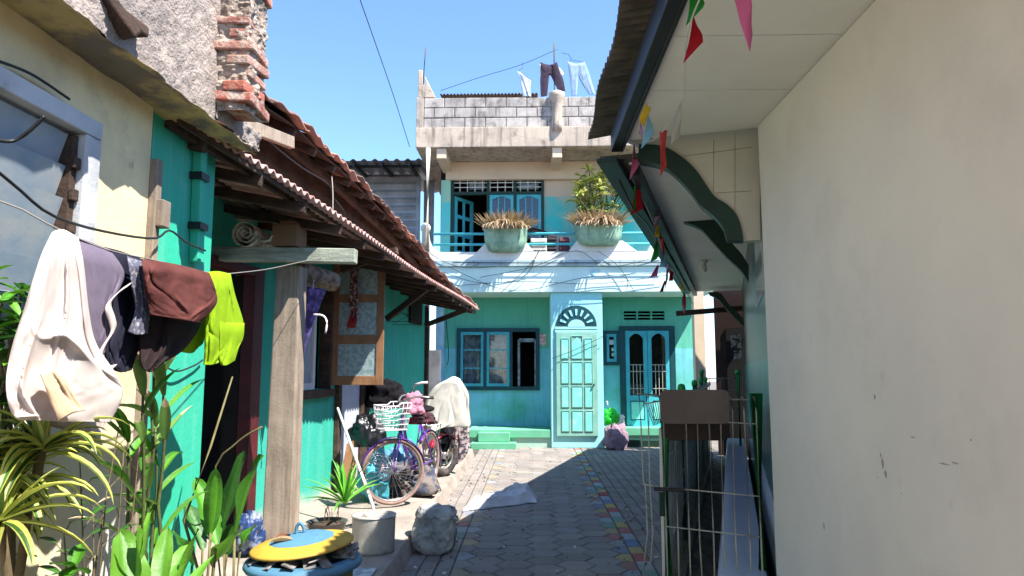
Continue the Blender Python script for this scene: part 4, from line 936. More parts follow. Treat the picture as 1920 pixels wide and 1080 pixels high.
# ginger like canes with withered tips
gc = atx(285, 1000, -1.66); gc.z = 0
th = thing('tall_cane_plant', 'tall cane plant with long green leaves withered tan at the tips, before the teal wall', 'plant', tuple(gc), 'plants by the yellow wall')
pot(th, gc, .17, .28)
m = MB(); st = MB(); WT = (lin((112, 150, 78)), lin((128, 164, 84)), lin((206, 180, 150)))
for (px, py, bx) in ((288, 690, 285), (268, 742, 270), (306, 742, 300), (240, 830, 262), (292, 800, 292)):
    tip = atx(px, py, -1.66+jit(.05)); b0 = V(gc.x+jit(.05), gc.y+(bx-285)*.0022, .22)
    pts = [cr([b0, b0.lerp(tip, .5)+V(jit(.02), jit(.02), 0), tip], i/10) for i in range(11)]
    st.tube(pts, [.011-.0006*i for i in range(11)], 6)
    for i in range(4, 11):
        for sd in ((1,) if i < 10 else (1, -1, 1)):
            a = random.uniform(0, 6.28); sgn = 1 if i % 2 else -1
            d = V(jit(.35), sgn*random.uniform(.4, .9), random.uniform(.35, .9) if i < 10 else random.uniform(.8, 1.6))
            m.leaf(pts[i], d, random.uniform(.2, .32), random.uniform(.035, .055), random.uniform(.3, 1.1), WT if random.random() < .6 else GR, .3, 8, shape='lance')
m.build('foliage', M['leaf'], th); st.build('cane', mat('green_cane', lin((80, 92, 50)), .6, lin((66, 60, 40)), 10), th)
# thin twiggy shrub
sc_ = atx(185, 1000, -1.60); sc_.z = 0
th = thing('thorny_twig_shrub', 'thin bare twiggy shrub with few dark oval leaves between dracaena and cane plant', 'plant', tuple(sc_), 'plants by the yellow wall')
pot(th, sc_, .12, .2)
m = MB(); st = MB()
for tp in ((232, 848), (262, 836), (150, 870), (225, 790), (120, 1000), (200, 920), (175, 950), (140, 1030)):
    tip = atx(*tp, -1.6+jit(.06)); mid = sc_.lerp(tip, .55)+V(jit(.03), jit(.05), .02)
    pts = [cr([sc_+V(0, 0, .15), mid, tip], i/8) for i in range(9)]; st.tube(pts, [.006-.0005*i for i in range(9)], 5)
    for i in range(3, 9):
        a = random.uniform(0, 6.28); q = pts[i] + V(math.cos(a)*.04, math.sin(a)*.06, .04); st.tube([pts[i], q], .0018, 4)
        if random.random() < .55: m.leaf(q, (math.cos(a), math.sin(a), .3), random.uniform(.06, .1), .035, .4, DG, .15, 6, shape='oval')
m.build('foliage', M['leaf'], th); st.build('twigs', M['stem'], th)
# broad leaved plant beside the porch door
bc = at(425, 1075, 3.75); bc.z = 0
th = thing('broad_leaf_plant', 'plant with big glossy green upright leaves standing beside the dark porch door', 'plant', (bc.x, bc.y, 0), 'plants by the yellow wall')
pot(th, V(bc.x, bc.y, 0), .18, .3)
m = MB(); st = MB()
BL = [((440, 1010), (482, 868), .15, GR), ((405, 1020), (372, 905), .11, GR), ((395, 1000), (404, 890), .09, GR), ((425, 1040), (440, 985), .13, DG), ((380, 1030), (352, 945), .10, DG), ((450, 1030), (478, 985), .09, GR), ((420, 990), (452, 860), .10, DG), ((360, 1060), (330, 1000), .09, LG), ((400, 1060), (440, 1000), .10, LG)]
for (p0, p1, W_, cc) in BL:
    a = at(*p0, 3.7+jit(.12)); b = at(*p1, 3.7+jit(.2)); d = b-a
    st.tube([V(bc.x+jit(.04), bc.y+jit(.04), .26), V(a.x, a.y, a.z*.6)+V(jit(.02), 0, 0), a], .007, 5)
    m.leaf(a, d, d.length*1.12, W_, .22, (cc[0], cc[1]), .22, 12, wave=.12, shape='oval')
m.build('foliage', M['leaf'], th)
a = at(345, 975, 3.7); b = at(436, 706, 3.75); st.tube([V(bc.x-.05, bc.y, .2), a, a.lerp(b, .5)+V(.01, 0, 0), b], [.008, .008, .006, .004], 6)
a = at(470, 925, 3.8)
st.tube([cr([V(bc.x, bc.y, .26), at(400, 900, 3.7), at(445, 830, 3.7), at(492, 800, 3.7)], i/10) for i in range(11)], .005, 5)
st.build('stalk', mat('dry_stalk', lin((110, 104, 66)), .7, lin((84, 76, 50)), 10), th)
# bright low clump in front
lc = atx(262, 1075, -1.40); lc.z = 0
th = thing('bright_leaf_clump', 'low clump of wide bright light green leaves below the cane plant', 'plant', tuple(lc), 'plants by the yellow wall')
pot(th, lc, .17, .28)
m = MB()
for p0, p1, W_ in (((245, 1075), (232, 1010), .14), ((270, 1060), (278, 985), .09), ((300, 1060), (312, 1000), .08), ((255, 1060), (258, 1005), .08), ((230, 1090), (215, 1050), .1), ((318, 1080), (345, 1030), .09), ((290, 1090), (300, 1045), .1), ((340, 1080), (362, 1010), .05), ((350, 1085), (392, 1040), .05)):
    a = atx(*p0, -1.40+jit(.06)); b = atx(*p1, -1.40+jit(.08)); d = b-a; a = V(lc.x+jit(.05), lc.y+jit(.05), .24).lerp(a, .75); d = b-a
    m.leaf(a, d, d.length*1.15, W_*.9, .3, LG, .25, 10, wave=.14, shape='oval')
m.build('foliage', M['leaf'], th)
# small seedling
sd = atx(140, 1085, -1.5); sd.z = 0
th = thing('seedling', 'small seedling with four smooth oval leaves under the twiggy shrub', 'plant', tuple(sd), 'plants by the yellow wall')
pot(th, sd, .1, .2)
m = MB(); top_ = atx(136, 1065, -1.5)
for p1 in ((100, 1050), (150, 1020), (165, 1072), (120, 1085)): b = atx(*p1, -1.5+jit(.03)); m.leaf(top_, b-top_, (b-top_).length*1.1, .05, .3, GR, .15, 8, shape='oval')
m.build('foliage', M['leaf'], th); m = MB(); m.tube([sd+V(0, 0, .18), top_], .004, 5); m.build('stem', M['stem'], th)
# leaves of a shrub reflected behind, climbing by the window
vc = atx(-30, 1000, -1.85); vc.z = 0
th = thing('wall_shrub', 'leafy green shrub against the yellow wall below the louvred window, behind the trousers', 'plant', tuple(vc), 'plants by the yellow wall')
m = MB(); st = MB()
for i in range(16):
    tip = atx(random.uniform(-40, 50), random.uniform(520, 790), -1.8+jit(.08)); pts = [cr([vc, vc.lerp(tip, .6)+V(jit(.05), jit(.1), 0), tip], k/8) for k in range(9)]
    st.tube(pts, .005, 5)
    for k in range(4, 9):
        for _ in range(3): a = random.uniform(0, 6.28); m.leaf(pts[k], (.5+jit(.4), math.cos(a), jit(.6)), random.uniform(.07, .12), .035, .5, random.choice((GR, LG, DG)), .2, 6, shape='oval')
m.build('foliage', M['leaf'], th); st.build('stem', M['stem'], th)

# ================================================================== RUBBISH BIN
bc = at(570, 1040, 3.75); bz = .582
th = thing('rubbish_drum', 'round drum bin with blue rim and tilted yellow and blue lid', 'bin', (bc.x, bc.y, 0))
M['b_yel'] = mat('yellow_bin_paint', lin((184, 148, 56)), .6, lin((166, 130, 48)), 4, stain=(lin((90, 76, 44)), 7, .6, .75, .6)); M['b_blue'] = mat('blue_bin_paint', lin((76, 120, 146)), .55, lin((66, 106, 132)), 4, stain=(lin((60, 70, 76)), 9, .6, .75, .6))
M['b_olive'] = mat('olive_drum_paint', lin((112, 102, 52)), .6, lin((96, 88, 46)), 4, stain=(lin((60, 54, 40)), 7, .58, .75, .6))
r = .265
m = MB(); m.lathe([(r*.93, 0), (r*.95, .02), (r*.96, .2), (r*.99, .21), (r*.96, .22), (r*.96, .38), (r*.99, .39), (r*.96, .4), (r*.96, bz-.07)], (bc.x, bc.y, 0), 40, cap=False); m.build('drum', M['b_olive'], th)
m = MB(); m.lathe([(r*.96, bz-.075), (r*1.1, bz-.055), (r*1.14, bz-.04), (r*1.12, bz-.022), (r*.98, bz), (r*.92, bz-.03), (r*.9, bz-.1)], (bc.x, bc.y, 0), 40, cap=False); m.build('rim', M['b_blue'], th)
Ml = Euler((R(2), R(-5), 0)).to_matrix(); lz = V(bc.x-.01, bc.y, bz+.055)
m = MB(); m.lathe([(r*.9, -.012), (r*.99, -.010), (r*1.0, -.002), (r*.97, .004), (r*.8, .014), (r*.5, .036)], lz, 40, Ml); ld = m.build('lid', M['b_yel'], th)
m = MB(); m.lathe([(r*.62, .028), (r*.5, .039), (r*.25, .049), (0, .052)], lz, 32, Ml, cap=False); m.build('lid_centre', M['b_blue'], ld)
m = MB(); hp = lz + V(-.02, .02, .055); m.tube([hp + Ml @ V(.022*math.cos(t), 0, .0+.045*math.sin(t)) for t in [R(-20+220*i/12) for i in range(13)]], .009, 8); m.build('handle', M['b_blue'], ld)
m = MB()
for i in range(26): a = random.uniform(0, 6.28); q = V(bc.x+r*.86*math.cos(a), bc.y+r*.86*math.sin(a), bz+.012); m.cbox(q, .09+jit(.03), .06, .006, (jit(.5), jit(.5), a))
tag(m.build('rubbish', mat('plastic_rubbish', lin((150, 150, 150)), .4, lin((70, 66, 64)), 14), th), kind='stuff')
m = MB(); q = lz + Ml @ V(-.13, -.09, .045); m.leaf(q, (1, .1, .1), .12, .05, .3, (DRY, DRY), .4, 7, shape='oval'); m.leaf(q+V(.02, .02, 0), (.5, .8, .2), .09, .05, .3, (lin((120, 70, 40)), lin((110, 64, 40))), .4, 7, shape='oval'); tag(m.build('dry_leaf', M['leaf']), 'dry curled brown leaf lying on the yellow bin lid', 'leaf')

# ================================================================== ALUMINIUM POT WITH PLANTER, PANDAN, STICK
pz = .15
ac = at(700, 1012, 5.55)
M['alu'] = mat('dull_aluminium', lin((184, 178, 172)), .5, lin((150, 146, 142)), 5, .4, .7, .12, 20, metal=.35, stain=(lin((80, 74, 70)), 6, .58, .75, .6))
th = thing('dented_cooking_pot', 'dented grey aluminium cooking pot standing on the raised pavement behind the drum bin', 'pot', (ac.x, ac.y, pz))
m = MB(); rr, hh = .165, .27
def al(u, v):
    a = u*2*math.pi; k = 1-.06*math.exp(-((a-4.6)**2*6+(v-.45)**2*9)) - .03*math.exp(-((a-3.6)**2*9+(v-.7)**2*9)); return V(ac.x+rr*k*math.cos(a)*(.97+.03*v), ac.y+rr*k*math.sin(a)*(.97+.03*v), pz+hh*v)
m.grid(al, 40, 12); m.lathe([(rr*.97, .001), (0, .002)], (ac.x, ac.y, pz), 40, cap=False); m.lathe([(rr*.95, .2), (0, .21)], (ac.x, ac.y, pz), 40, cap=False)
m.build('body', M['alu'], th, solid=.006, smooth=True)
m = MB(); m.lathe([(rr+.001, hh-.008), (rr+.008, hh-.004), (rr+.008, hh+.004), (rr-.004, hh+.006)], (ac.x, ac.y, pz), 40); m.build('rim', M['alu'], th)
m = MB()
for s in (-1,): m.tube([V(ac.x+s*rr, ac.y-.03, pz+.19), V(ac.x+s*(rr+.035), ac.y-.03, pz+.185), V(ac.x+s*(rr+.035), ac.y+.03, pz+.185), V(ac.x+s*rr, ac.y+.03, pz+.19)], .006, 6)
m.build('handle', M['alu'], th)
m = MB()
for i in range(14): a = random.uniform(0, 6.28); q = V(ac.x+rr*.6*math.cos(a), ac.y+rr*.6*math.sin(a), pz+.2); m.tube([q, q+V(jit(.05), jit(.05), .07+jit(.02)), q+V(jit(.08), jit(.08), .05)], .003, 4)
m.build('dry_stems', M['stem'], th)
pc2 = at(613, 985, 6.0); pc2.z = pz
th = thing('pandan_plant', 'spiky bright green pandan in a low dark basin against the teal wall', 'plant', tuple(pc2), 'plants on the raised pavement')
m = MB(); m.lathe([(.1, 0), (.13, .02), (.165, .12), (.175, .125), (.16, .12), (.15, .1), (0, .1)], pc2, 24); m.build('basin', mat('dark_basin', lin((72, 70, 70)), .4, lin((96, 94, 92)), 6), th)
m = MB(); m.lathe([(.15, .1), (.08, .115), (0, .12)], pc2, 16); m.build('soil', M['soil'], th)
c2 = at(648, 945, 6.05); m = MB(); rosette(m, c2, 26, .40, .034, (lin((96, 170, 50)), lin((84, 156, 44))), (15, 85), .75, az=(0, 360)); rosette(m, c2, 8, .3, .03, (lin((130, 196, 64)), lin((110, 180, 56))), (50, 88), .4); m.build('foliage', M['leaf'], th)
m = MB()
for i in range(7): a = pc2+V(jit(.1), jit(.06), .1); m.tube([a, a+V(jit(.05), jit(.05), .12+jit(.05))], .004, 4)
m.build('dead_stems', M['stem'], th)
m = MB(); m.tube([at(633, 765, 6.75), at(700, 950, 6.15), V(at(702, 952, 6.1).x, 6.1, pz+.03)], [.012, .014, .014], 8); o = m.build('broom_stick', mat('pale_stick', lin((206, 204, 196)), .5, lin((150, 160, 150)), 7)); tag(o, 'long pale stick leaning on the teal wall beside the pandan', 'stick')
# plank leaning and stones
m = MB(); a = at(655, 900, 7.2); m.prism([at(636, 905, 7.2), at(650, 832, 7.4), at(662, 826, 7.4), at(668, 880, 7.25), at(660, 915, 7.2)], (0, .02, 0)); tag(m.build('leaning_board', M['orangewood'], bevel=.004), 'small orange wooden board leaning on the wall behind the stick', 'board')

# ================================================================== BICYCLE
M['purple'] = mat('purple_bike_paint', lin((112, 60, 168)), .3, lin((100, 52, 150)), 5, coat=.5); M['rubber'] = mat('rubber', lin((44, 42, 42)), .85, lin((84, 76, 70)), 12, .45, .65); M['tyretan'] = mat('dusty_tyre', lin((150, 122, 112)), .85, lin((120, 96, 88)), 9); M['chrome'] = mat('chrome', lin((190, 188, 186)), .3, lin((150, 140, 130)), 20, metal=.8); M['plasticw'] = mat('white_plastic', lin((224, 212, 218)), .5, lin((206, 192, 200)), 8)
RW = .335
fw_ = at(737, 885, 7.25); fw_.z = pz+RW+.02
rw_ = at(803, 858, 8.2); rw_.z = pz+RW+.02
th = thing('bicycle', 'purple city bicycle with a white front basket parked on the raised pavement', 'bicycle', (rw_.x, rw_.y, pz))
ax = V(fw_.x-rw_.x, fw_.y-rw_.y, 0).normalized()          # heading
hd = V(-.88, -.48, 0).normalized()                           # front wheel turned
def wheel(par, c, h, R_=RW, tw=.019, tyre=None, nspk=28, hubr=.03):
    sd = V(-h.y, h.x, 0); up = V(0, 0, 1)
    P = lambda r, t, s=0: c + h*(r*math.cos(t)) + up*(r*math.sin(t)) + sd*s
    m = MB(); m.tube([P(R_-tw, 2*math.pi*i/48) for i in range(48)], tw, 8, closed=True); w = m.build('wheel', tyre or M['tyretan'], par)
    m = MB(); m.tube([P(R_-tw*2-.006, 2*math.pi*i/48) for i in range(48)], .010, 6, closed=True); m.build('rim', M['chrome'], w)
    m = MB()
    for i in range(nspk): t = 2*math.pi*i/nspk; m.tube([P(.02, t+.5, .02*(1 if i % 2 else -1)), P(R_-tw*2-.01, t)], .0013, 4, cap=False)
    m.build('spokes', M['chrome'], w)
    m = MB(); m.tube([P(0, 0, -.05), P(0, 0, .05)], .018, 8); m.build('hub', M['chrome'], w); return P
Pf = wheel(th, fw_, hd); Pr = wheel(th, rw_, ax)
up = V(0, 0, 1)
head_lo = fw_ - hd*.07 + up*.40; head_hi = head_lo - ax*.05 + up*.16
bb = rw_ + ax*.44 + up*(-.04); seat = rw_ + ax*.24 + up*.50; sdv = V(-ax.y, ax.x, 0)
m = MB(); m.tube([head_lo, head_lo.lerp(bb, .5)-up*.04, bb], .02, 8); m.tube([head_hi-up*.04, head_hi.lerp(bb, .5)-up*.04+ax*.02, bb+up*.12-ax*.03], .017, 8); m.tube([bb, seat], .018, 8); m.tube([head_lo, head_hi], .024, 8)
for s in (-1, 1): m.tube([rw_+sdv*.055*s, bb+sdv*.03*s], .010, 6); m.tube([rw_+sdv*.055*s, seat-up*.06], .009, 6)
m.build('frame', M['purple'], th)
m = MB(); sf = V(-hd.y, hd.x, 0)
for s in (-1, 1): m.tube([fw_+sf*.05*s, fw_+sf*.05*s+up*.2-hd*.02, head_lo+sf*.045*s-up*.03], .012, 8)
m.tube([head_lo-sf*.05-up*.03, head_lo+sf*.05-up*.03], .016, 8); m.build('fork', M['purple'], th)
def fender(par, c, h, a0, a1):
    sd = V(-h.y, h.x, 0); m = MB(); rr_ = RW+.018
    m.grid(lambda u, v: c + h*((rr_-.012*abs(2*u-1))*math.cos(R(a0+(a1-a0)*v))) + up*((rr_-.012*abs(2*u-1))*math.sin(R(a0+(a1-a0)*v))) + sd*(.028*(2*u-1)), 4, 24); m.build('mudguard', M['purple'] if 0 else mat('mudguard_paint', lin((76, 44, 110)), .3, bump=0), par, solid=.002, smooth=True)
fender(th, fw_, hd, 10, 170); fender(th, rw_, ax, 40, 200)
m = MB(); st_ = head_hi+up*.14-ax*.03
m.tube([head_hi, st_], .012, 8); hb = [st_+hd*.02, st_+sf*.08+hd*.03+up*.01, st_+sf*.22+up*.06-hd*.06, st_+sf*.27-hd*.2+up*.05]
m.tube([cr(hb, i/10) for i in range(11)], .011, 8); hb2 = [p - sf*2*((p-st_).dot(sf)) for p in hb]; m.tube([cr(hb2, i/10) for i in range(11)], .011, 8); m.build('handlebar', M['chrome'], th)
m = MB(); m.tube([hb[2].lerp(hb[3], .3), hb[3]-hd*.03], .017, 8); m.build('grip', M['rubber'], th)
m = MB(); m.tube([hb2[2].lerp(hb2[3], .3), hb2[3]-hd*.03], .017, 8); m.build('grip', M['rubber'], th)
m = MB(); sc0 = seat+up*.07
m.grid(lambda u, v: sc0 + ax*(.14-.27*v) + sdv*((u-.5)*(.06+.16*min(1, v*1.3))) + up*(.03*math.sin(math.pi*u)-.01*v+.03*v*v), 8, 8); m.build('saddle', M['f_black'], th, solid=.03, smooth=True)
m = MB(); m.tube([seat, sc0], .012, 8); m.build('seat_post', M['chrome'], th)
# basket: wire mesh tapered box
bk0 = fw_ - hd*.0 + up*.43; bl, bw2, bh_ = .15, .175, .24
def bp(a, b, z): k = .78+.22*z; return bk0 + hd*(a*bl*k+.02) + sf*(b*bw2*k) + up*(z*bh_+ (.03 if a < 0 else 0)*z)
m = MB(); per = lambda t: (lambda s, f: [(-1+2*f, -1), (1, -1+2*f), (1-2*f, 1), (-1, 1-2*f)][s])(int(t*4) % 4, (t*4) % 1)
for i in range(6): z = i/5; m.tube([bp(*per(k/32), z) for k in range(32)], .007 if i in (0, 5) else .0045, 5, closed=True)
for k in range(28): a, b = per(k/28); m.tube([bp(a, b, 0), bp(a, b, 1)], .0045, 5)
for k in range(6): m.tube([bp(-1, -1+2*k/5, 0), bp(1, -1+2*k/5, 0)], .004, 4)
m.build('basket', M['plasticw'], th)
m = MB()   # crank, chain case, pedals
m.grid(lambda u, v: bb + ax*(.07*math.cos(2*math.pi*u)*v) + up*(.07*math.sin(2*math.pi*u)*v) + sdv*-.05, 20, 2); m.build('chain_ring', M['chrome'], th, solid=.004)
for s in (-1, 1): m = MB(); m.bar(bb+sdv*.06*s, bb+sdv*.06*s-ax*.1*s+up*.13*s, .012, .02); m.build('crank', M['chrome'], th)
for s, q in ((-1, bb-sdv*.11+ax*.1-up*.13), (1, bb+sdv*.11-ax*.1+up*.13)): m = MB(); m.cbox(q, .09, .07, .02); m.build('pedal', M['rubber'], th)
m = MB(); k0 = rw_+ax*.05+up*-.05
for s in (-1, 1): m.tube([k0+sdv*.06*s, V(k0.x, k0.y, pz+.005)-ax*.06+sdv*.16*s], .007, 6)
m.tube([V(k0.x, k0.y, pz+.008)-ax*.06-sdv*.16, V(k0.x, k0.y, pz+.008)-ax*.06+sdv*.16], .007, 6); m.build('stand', M['chrome'], th)
m = MB(); cr0 = rw_+up*(RW+.06)
for s in (-1, 1): m.tube([cr0+sdv*.06*s+ax*.12, cr0+sdv*.06*s-ax*.25, rw_+sdv*.06*s], .007, 6)
for i in range(4): q = cr0+ax*(.1-.11*i); m.tube([q-sdv*.06, q+sdv*.06], .006, 5)
m.build('rear_rack', M['chrome'], th)
# things on and around the bicycle
def lump(name, label, cat, c, rad, mt, seed, amp=.25, group=None, cuts=30, squash=None):
    m = MB(); c = Vector(c)
    def f(u, v):
        a = u*2*math.pi; b = (v-.5)*math.pi; d = V(math.cos(a)*math.cos(b), math.sin(a)*math.cos(b), math.sin(b))
        k = 1+amp*noise.noise(d*1.6+V(seed, 0, 0))*1.6+amp*.6*(1-abs(noise.noise(d*3.4+V(0, seed, 0)))*2)+amp*.2*noise.noise(d*9)
        p = V(d.x*rad[0]*k, d.y*rad[1]*k, d.z*rad[2]*k); 
        if p.z < -rad[2]*.8: p.z = -rad[2]*.8
        return c+p
    m.grid(f, cuts*2, cuts); bmesh.ops.remove_doubles(m.bm, verts=m.bm.verts, dist=1e-4); o = m.build(name, mt, smooth=True); return tag(o, label, cat, group)
q = st_ + up*.02 + V(.04, .05, 0); lump('mauve_jacket', 'crumpled pink mauve jacket hung over the bicycle handlebar', 'jacket', q+V(.05, .0, -.06), (.10, .08, .11), M['f_pink'], 3, .4)
lump('dark_glove', 'dark red and black cloth bundle on the bicycle behind its basket', 'bundle', q+V(.14, .05, -.20), (.12, .07, .07), mat('dark_red_cloth', lin((60, 40, 46)), .9, lin((150, 40, 60)), 9, .55, .6), 9, .4)
lump('black_rubbish_bag', 'shiny black bag stuffed behind the bicycle basket', 'bag', at(688, 812, 8.0)+V(0, 0, .0), (.16, .14, .19), mat('black_plastic', lin((24, 24, 28)), .3, bump=.3, bscale=30, spec=.6), 5, .3)
lump('black_cloth_pile', 'black cloth hung on the teal wall behind the handlebar', 'cloth', at(724, 745, 9.0), (.22, .12, .17), M['f_black'], 7, .35)
lump('blue_tarpaulin', 'turquoise plastic sheet bundled on the ground behind the front wheel', 'tarpaulin', V(at(702, 890, 7.6).x, 7.7, pz+.22), (.14, .22, .26), mat('turquoise_plastic', lin((90, 190, 206)), .4, lin((60, 160, 180)), 5, bump=.4, bscale=18, trl=.2), 11, .35)
lump('rag_heap', 'heap of grey and brown rags under the bicycle beside the blue tarpaulin', 'rags', V(at(760, 890, 7.9).x, 8.0, pz+.13), (.26, .26, .16), mat('mixed_rags', lin((110, 100, 96)), .95, lin((60, 66, 84)), 7, .45, .55, .4, 40), 21, .5)
lump('blue_bundle', 'second blue bundle behind the bicycle frame, near its rear wheel', 'bundle', V(at(776, 855, 8.3).x-.15, 8.4, pz+.25), (.16, .16, .24), mat('dull_blue_plastic', lin((84, 140, 176)), .5, lin((60, 104, 140)), 5, bump=.4, bscale=18), 31, .35)
# desk fan grille behind the wheel
fc = V(at(712, 885, 7.55).x, 7.52, pz+.36)
th = thing('old_fan', 'old round fan with white wire grille behind the front bicycle wheel', 'fan', (fc.x, fc.y, pz))
m = MB()
for r_ in (.05, .09, .125, .15): m.tube([fc+V(r_*math.cos(2*math.pi*i/28), -.03*(1-r_/.15), r_*math.sin(2*math.pi*i/28)) for i in range(28)], .004, 5, closed=True)
for i in range(16): t = 2*math.pi*i/16; m.tube([fc+V(.03*math.cos(t), -.03, .03*math.sin(t)), fc+V(.15*math.cos(t), 0, .15*math.sin(t))], .003, 4)
m.build('grille', M['plasticw'], th)
m = MB(); m.lathe([(.03, -.02), (.04, .0), (.045, .06), (.02, .08)], fc+V(0, .04, 0), 14, Euler((R(-90), 0, 0)).to_matrix()); m.build('motor', M['plasticw'], th)
m = MB(); m.tube([V(fc.x, fc.y+.05, fc.z-.02), V(fc.x, fc.y+.05, pz+.02)], .014, 8); m.lathe([(.1, 0), (.1, .015), (.03, .03)], (fc.x, fc.y+.05, pz), 20); m.build('stand', M['plasticw'], th)

# ================================================================== COVERED MOTORBIKE
mw = at(831, 850, 9.3); mw.z = pz+.27
mr = V(mw.x+.02, mw.y+1.15, mw.z)
th = thing('motorbike', 'motorbike parked behind the bicycle under a white cover, rear wheel and fender showing', 'motorbike', (mw.x, mw.y+.5, pz))
mh = V(-.35, -.94, 0).normalized(); ms_ = V(-mh.y, mh.x, 0)
RW_s = RW
def mwheel(c, h):
    sd = V(-h.y, h.x, 0); P = lambda r, t, s=0: c+h*(r*math.cos(t))+up*(r*math.sin(t))+sd*s
    m = MB(); m.tube([P(.225, 2*math.pi*i/40) for i in range(40)], .045, 10, closed=True); w = m.build('wheel', M['rubber'], th)
    m = MB(); m.tube([P(.175, 2*math.pi*i/40) for i in range(40)], .016, 6, closed=True); m.build('rim', M['chrome'], w)
    m = MB()
    for i in range(6): t = 2*math.pi*i/6; m.bar(P(.03, t), P(.175, t), .03, .018, tuple(sd))
    m.tube([P(0, 0, -.07), P(0, 0, .07)], .05, 12); m.build('wheel_spokes', M['chrome'], w)
hw = V(-.6, -.8, 0).normalized()
mwheel(mw, hw); mwheel(mr, mh)
m = MB()
sw = V(-hw.y, hw.x, 0)
for s in (-1, 1): m.tube([mw+sw*.085*s, mw+sw*.085*s+up*.55-hw*.18], .02, 8)
m.build('fork', M['chrome'], th)
m = MB(); m.grid(lambda u, v: mw + hw*((.30-.03*abs(2*u-1))*math.cos(R(25+115*v))) + up*((.30-.03*abs(2*u-1))*math.sin(R(25+115*v))) + sw*(.065*(2*u-1)), 4, 16); m.build('front_mudguard', mat('red_plastic', lin((150, 24, 50)), .3, bump=0, coat=.4), th, solid=.006, smooth=True)
m = MB()
def body(u, v):
    a = u*2*math.pi; y = v; c = mw.lerp(mr, -.02+1.15*v)+up*(.12+.16*math.sin(v*3.0)+.1*v); return c + V(math.cos(a)*(.10+.05*math.sin(v*3)), 0, math.sin(a)*(.2+.05*math.sin(v*5)))
m.grid(body, 20, 20); m.build('body', mat('black_plastic_body', lin((30, 28, 30)), .35, bump=.05), th, smooth=True)
m = MB(); hbz = at(790, 722, 9.3); 
m.tube([at(777, 722, 9.35), at(790, 718, 9.35), at(802, 717, 9.35)], .017, 8); m.build('grip', M['plasticw'], th)
m = MB(); m.tube([at(777, 722, 9.35), at(770, 738, 9.4), at(785, 748, 9.5), at(820, 740, 9.6)], .012, 8); m.build('handlebar', M['chrome'], th)
tag(m0 := None, None) if 0 else None
m = MB()
def cov(px, py, d): return at(px, py, 9.25) + V(0, -d, 0) 
cloth(m, [[(838, 712), (850, 706), (862, 710)], [(815, 726), (850, 722), (878, 738)], [(800, 752), (842, 752), (880, 766)], [(798, 782), (835, 790), (880, 800)], [(806, 806), (820, 806), (840, 790)]], cov, folds(25, .045, 2.2, .6), 44, 44, .16); 
o = m.build('bike_cover', M['f_white'], solid=.005); tag(o, 'white cloth cover thrown over the motorbike by the alley', 'cover')
m = MB(); cloth(m, [[(852, 785), (866, 780), (880, 790)], [(850, 820), (864, 815), (880, 812)], [(848, 850), (862, 850), (878, 845)], [(846, 866), (856, 868), (868, 862)]], lambda a, b, d: at(a, b, 9.6)+V(0, -d, 0), folds(28, .03, 2, .5), 30, 30, .06); tag(m.build('patterned_cloth', mat('patterned_rag', lin((176, 160, 160)), .95, lin((70, 66, 76)), 18, .48, .52, .2, 80), solid=.005), 'grey patterned cloth hanging over the side of the motorbike', 'cloth')

# ================================================================== SACKS ON THE ALLEY
sk = at(812, 1018, 6.0); sk.z = 0
m = MB()
M['sack'] = mat('woven_sack', lin((176, 174, 170)), .7, lin((132, 134, 136)), 4, .4, .65, .3, 120, stain=(lin((66, 64, 64)), 5, .55, .7, .6))
def sack(u, v):
    a = u*2*math.pi; sq = (abs(math.cos(a))**3+abs(math.sin(a))**3)**(-1/3)
    k = cr([(x, 0, 0) for x in [.12, .155, .17, .17, .155, .16, .13, .075, .055, .07, .0]], v).x
    w1 = 1-2*abs(noise.noise((math.cos(a)*2.2, math.sin(a)*2.2+4, v*7))); w2 = 1-2*abs(noise.noise((math.cos(a)*5, math.sin(a)*5, v*13+3)))
    k *= 1+.16*noise.noise((math.cos(a)*1.5, math.sin(a)*1.5, v*3))+.11*w1+.09*w2+.03*noise.noise((math.cos(a)*12, math.sin(a)*12, v*26))
    zz = cr([(x, 0, 0) for x in [0, .04, .12, .2, .27, .32, .37, .385, .36, .335, .32]], v).x
    le = max(0, v-.6)
    return V(sk.x-.0+k*sq*math.cos(a)*.95+.42*le, sk.y+.13+k*sq*math.sin(a)*.8-.1*le, max(0, zz+.03*noise.noise((a, v*5, 2))-.10*le*(1+math.cos(a))*.8))
m.grid(sack, 120, 70); bmesh.ops.remove_doubles(m.bm, verts=m.bm.verts, dist=1e-4)
tag(m.build('filled_sack', M['sack'], smooth=True), 'full grey woven sack standing at the kerb beside the raised pavement', 'sack', 'sacks in the alley')
m = MB()
A0, A1 = atz(868, 958, .0), atz(1006, 938, .0)
def fs_(u, v):
    p = A0.lerp(A1, u); wd = .07+.15*u**.9+.03*noise.noise((u*4, 1, 5)); t = v*2-1
    r1 = 1-2*abs(noise.noise((u*3.2, v*1.8, 3))); r2 = 1-2*abs(noise.noise((u*7+3, v*5, 8)))
    h = .05+.10*math.exp(-((u-.75)/.28)**2)*math.exp(-((t-.25)/.5)**2)+.05*r1+.03*r2
    return V(p.x+.03*noise.noise((u*3, v*6, 1)), p.y+t*wd*(.85+.25*noise.noise((u*6, 2, v))), .008+max(0, h)*min(1, (1-abs(t))*3)*min(1, u*6, (1-u)*7))
m.grid(fs_, 110, 50); tag(m.build('flattened_sack', mat('pale_woven_sack', lin((206, 206, 208)), .6, lin((184, 186, 192)), 3, .4, .65, .3, 120, stain=(lin((92, 94, 100)), 9, .62, .7, .7)), solid=.004, smooth=True), 'empty pale woven sack lying crumpled flat across the alley paving', 'sack', 'sacks in the alley')
m = MB()
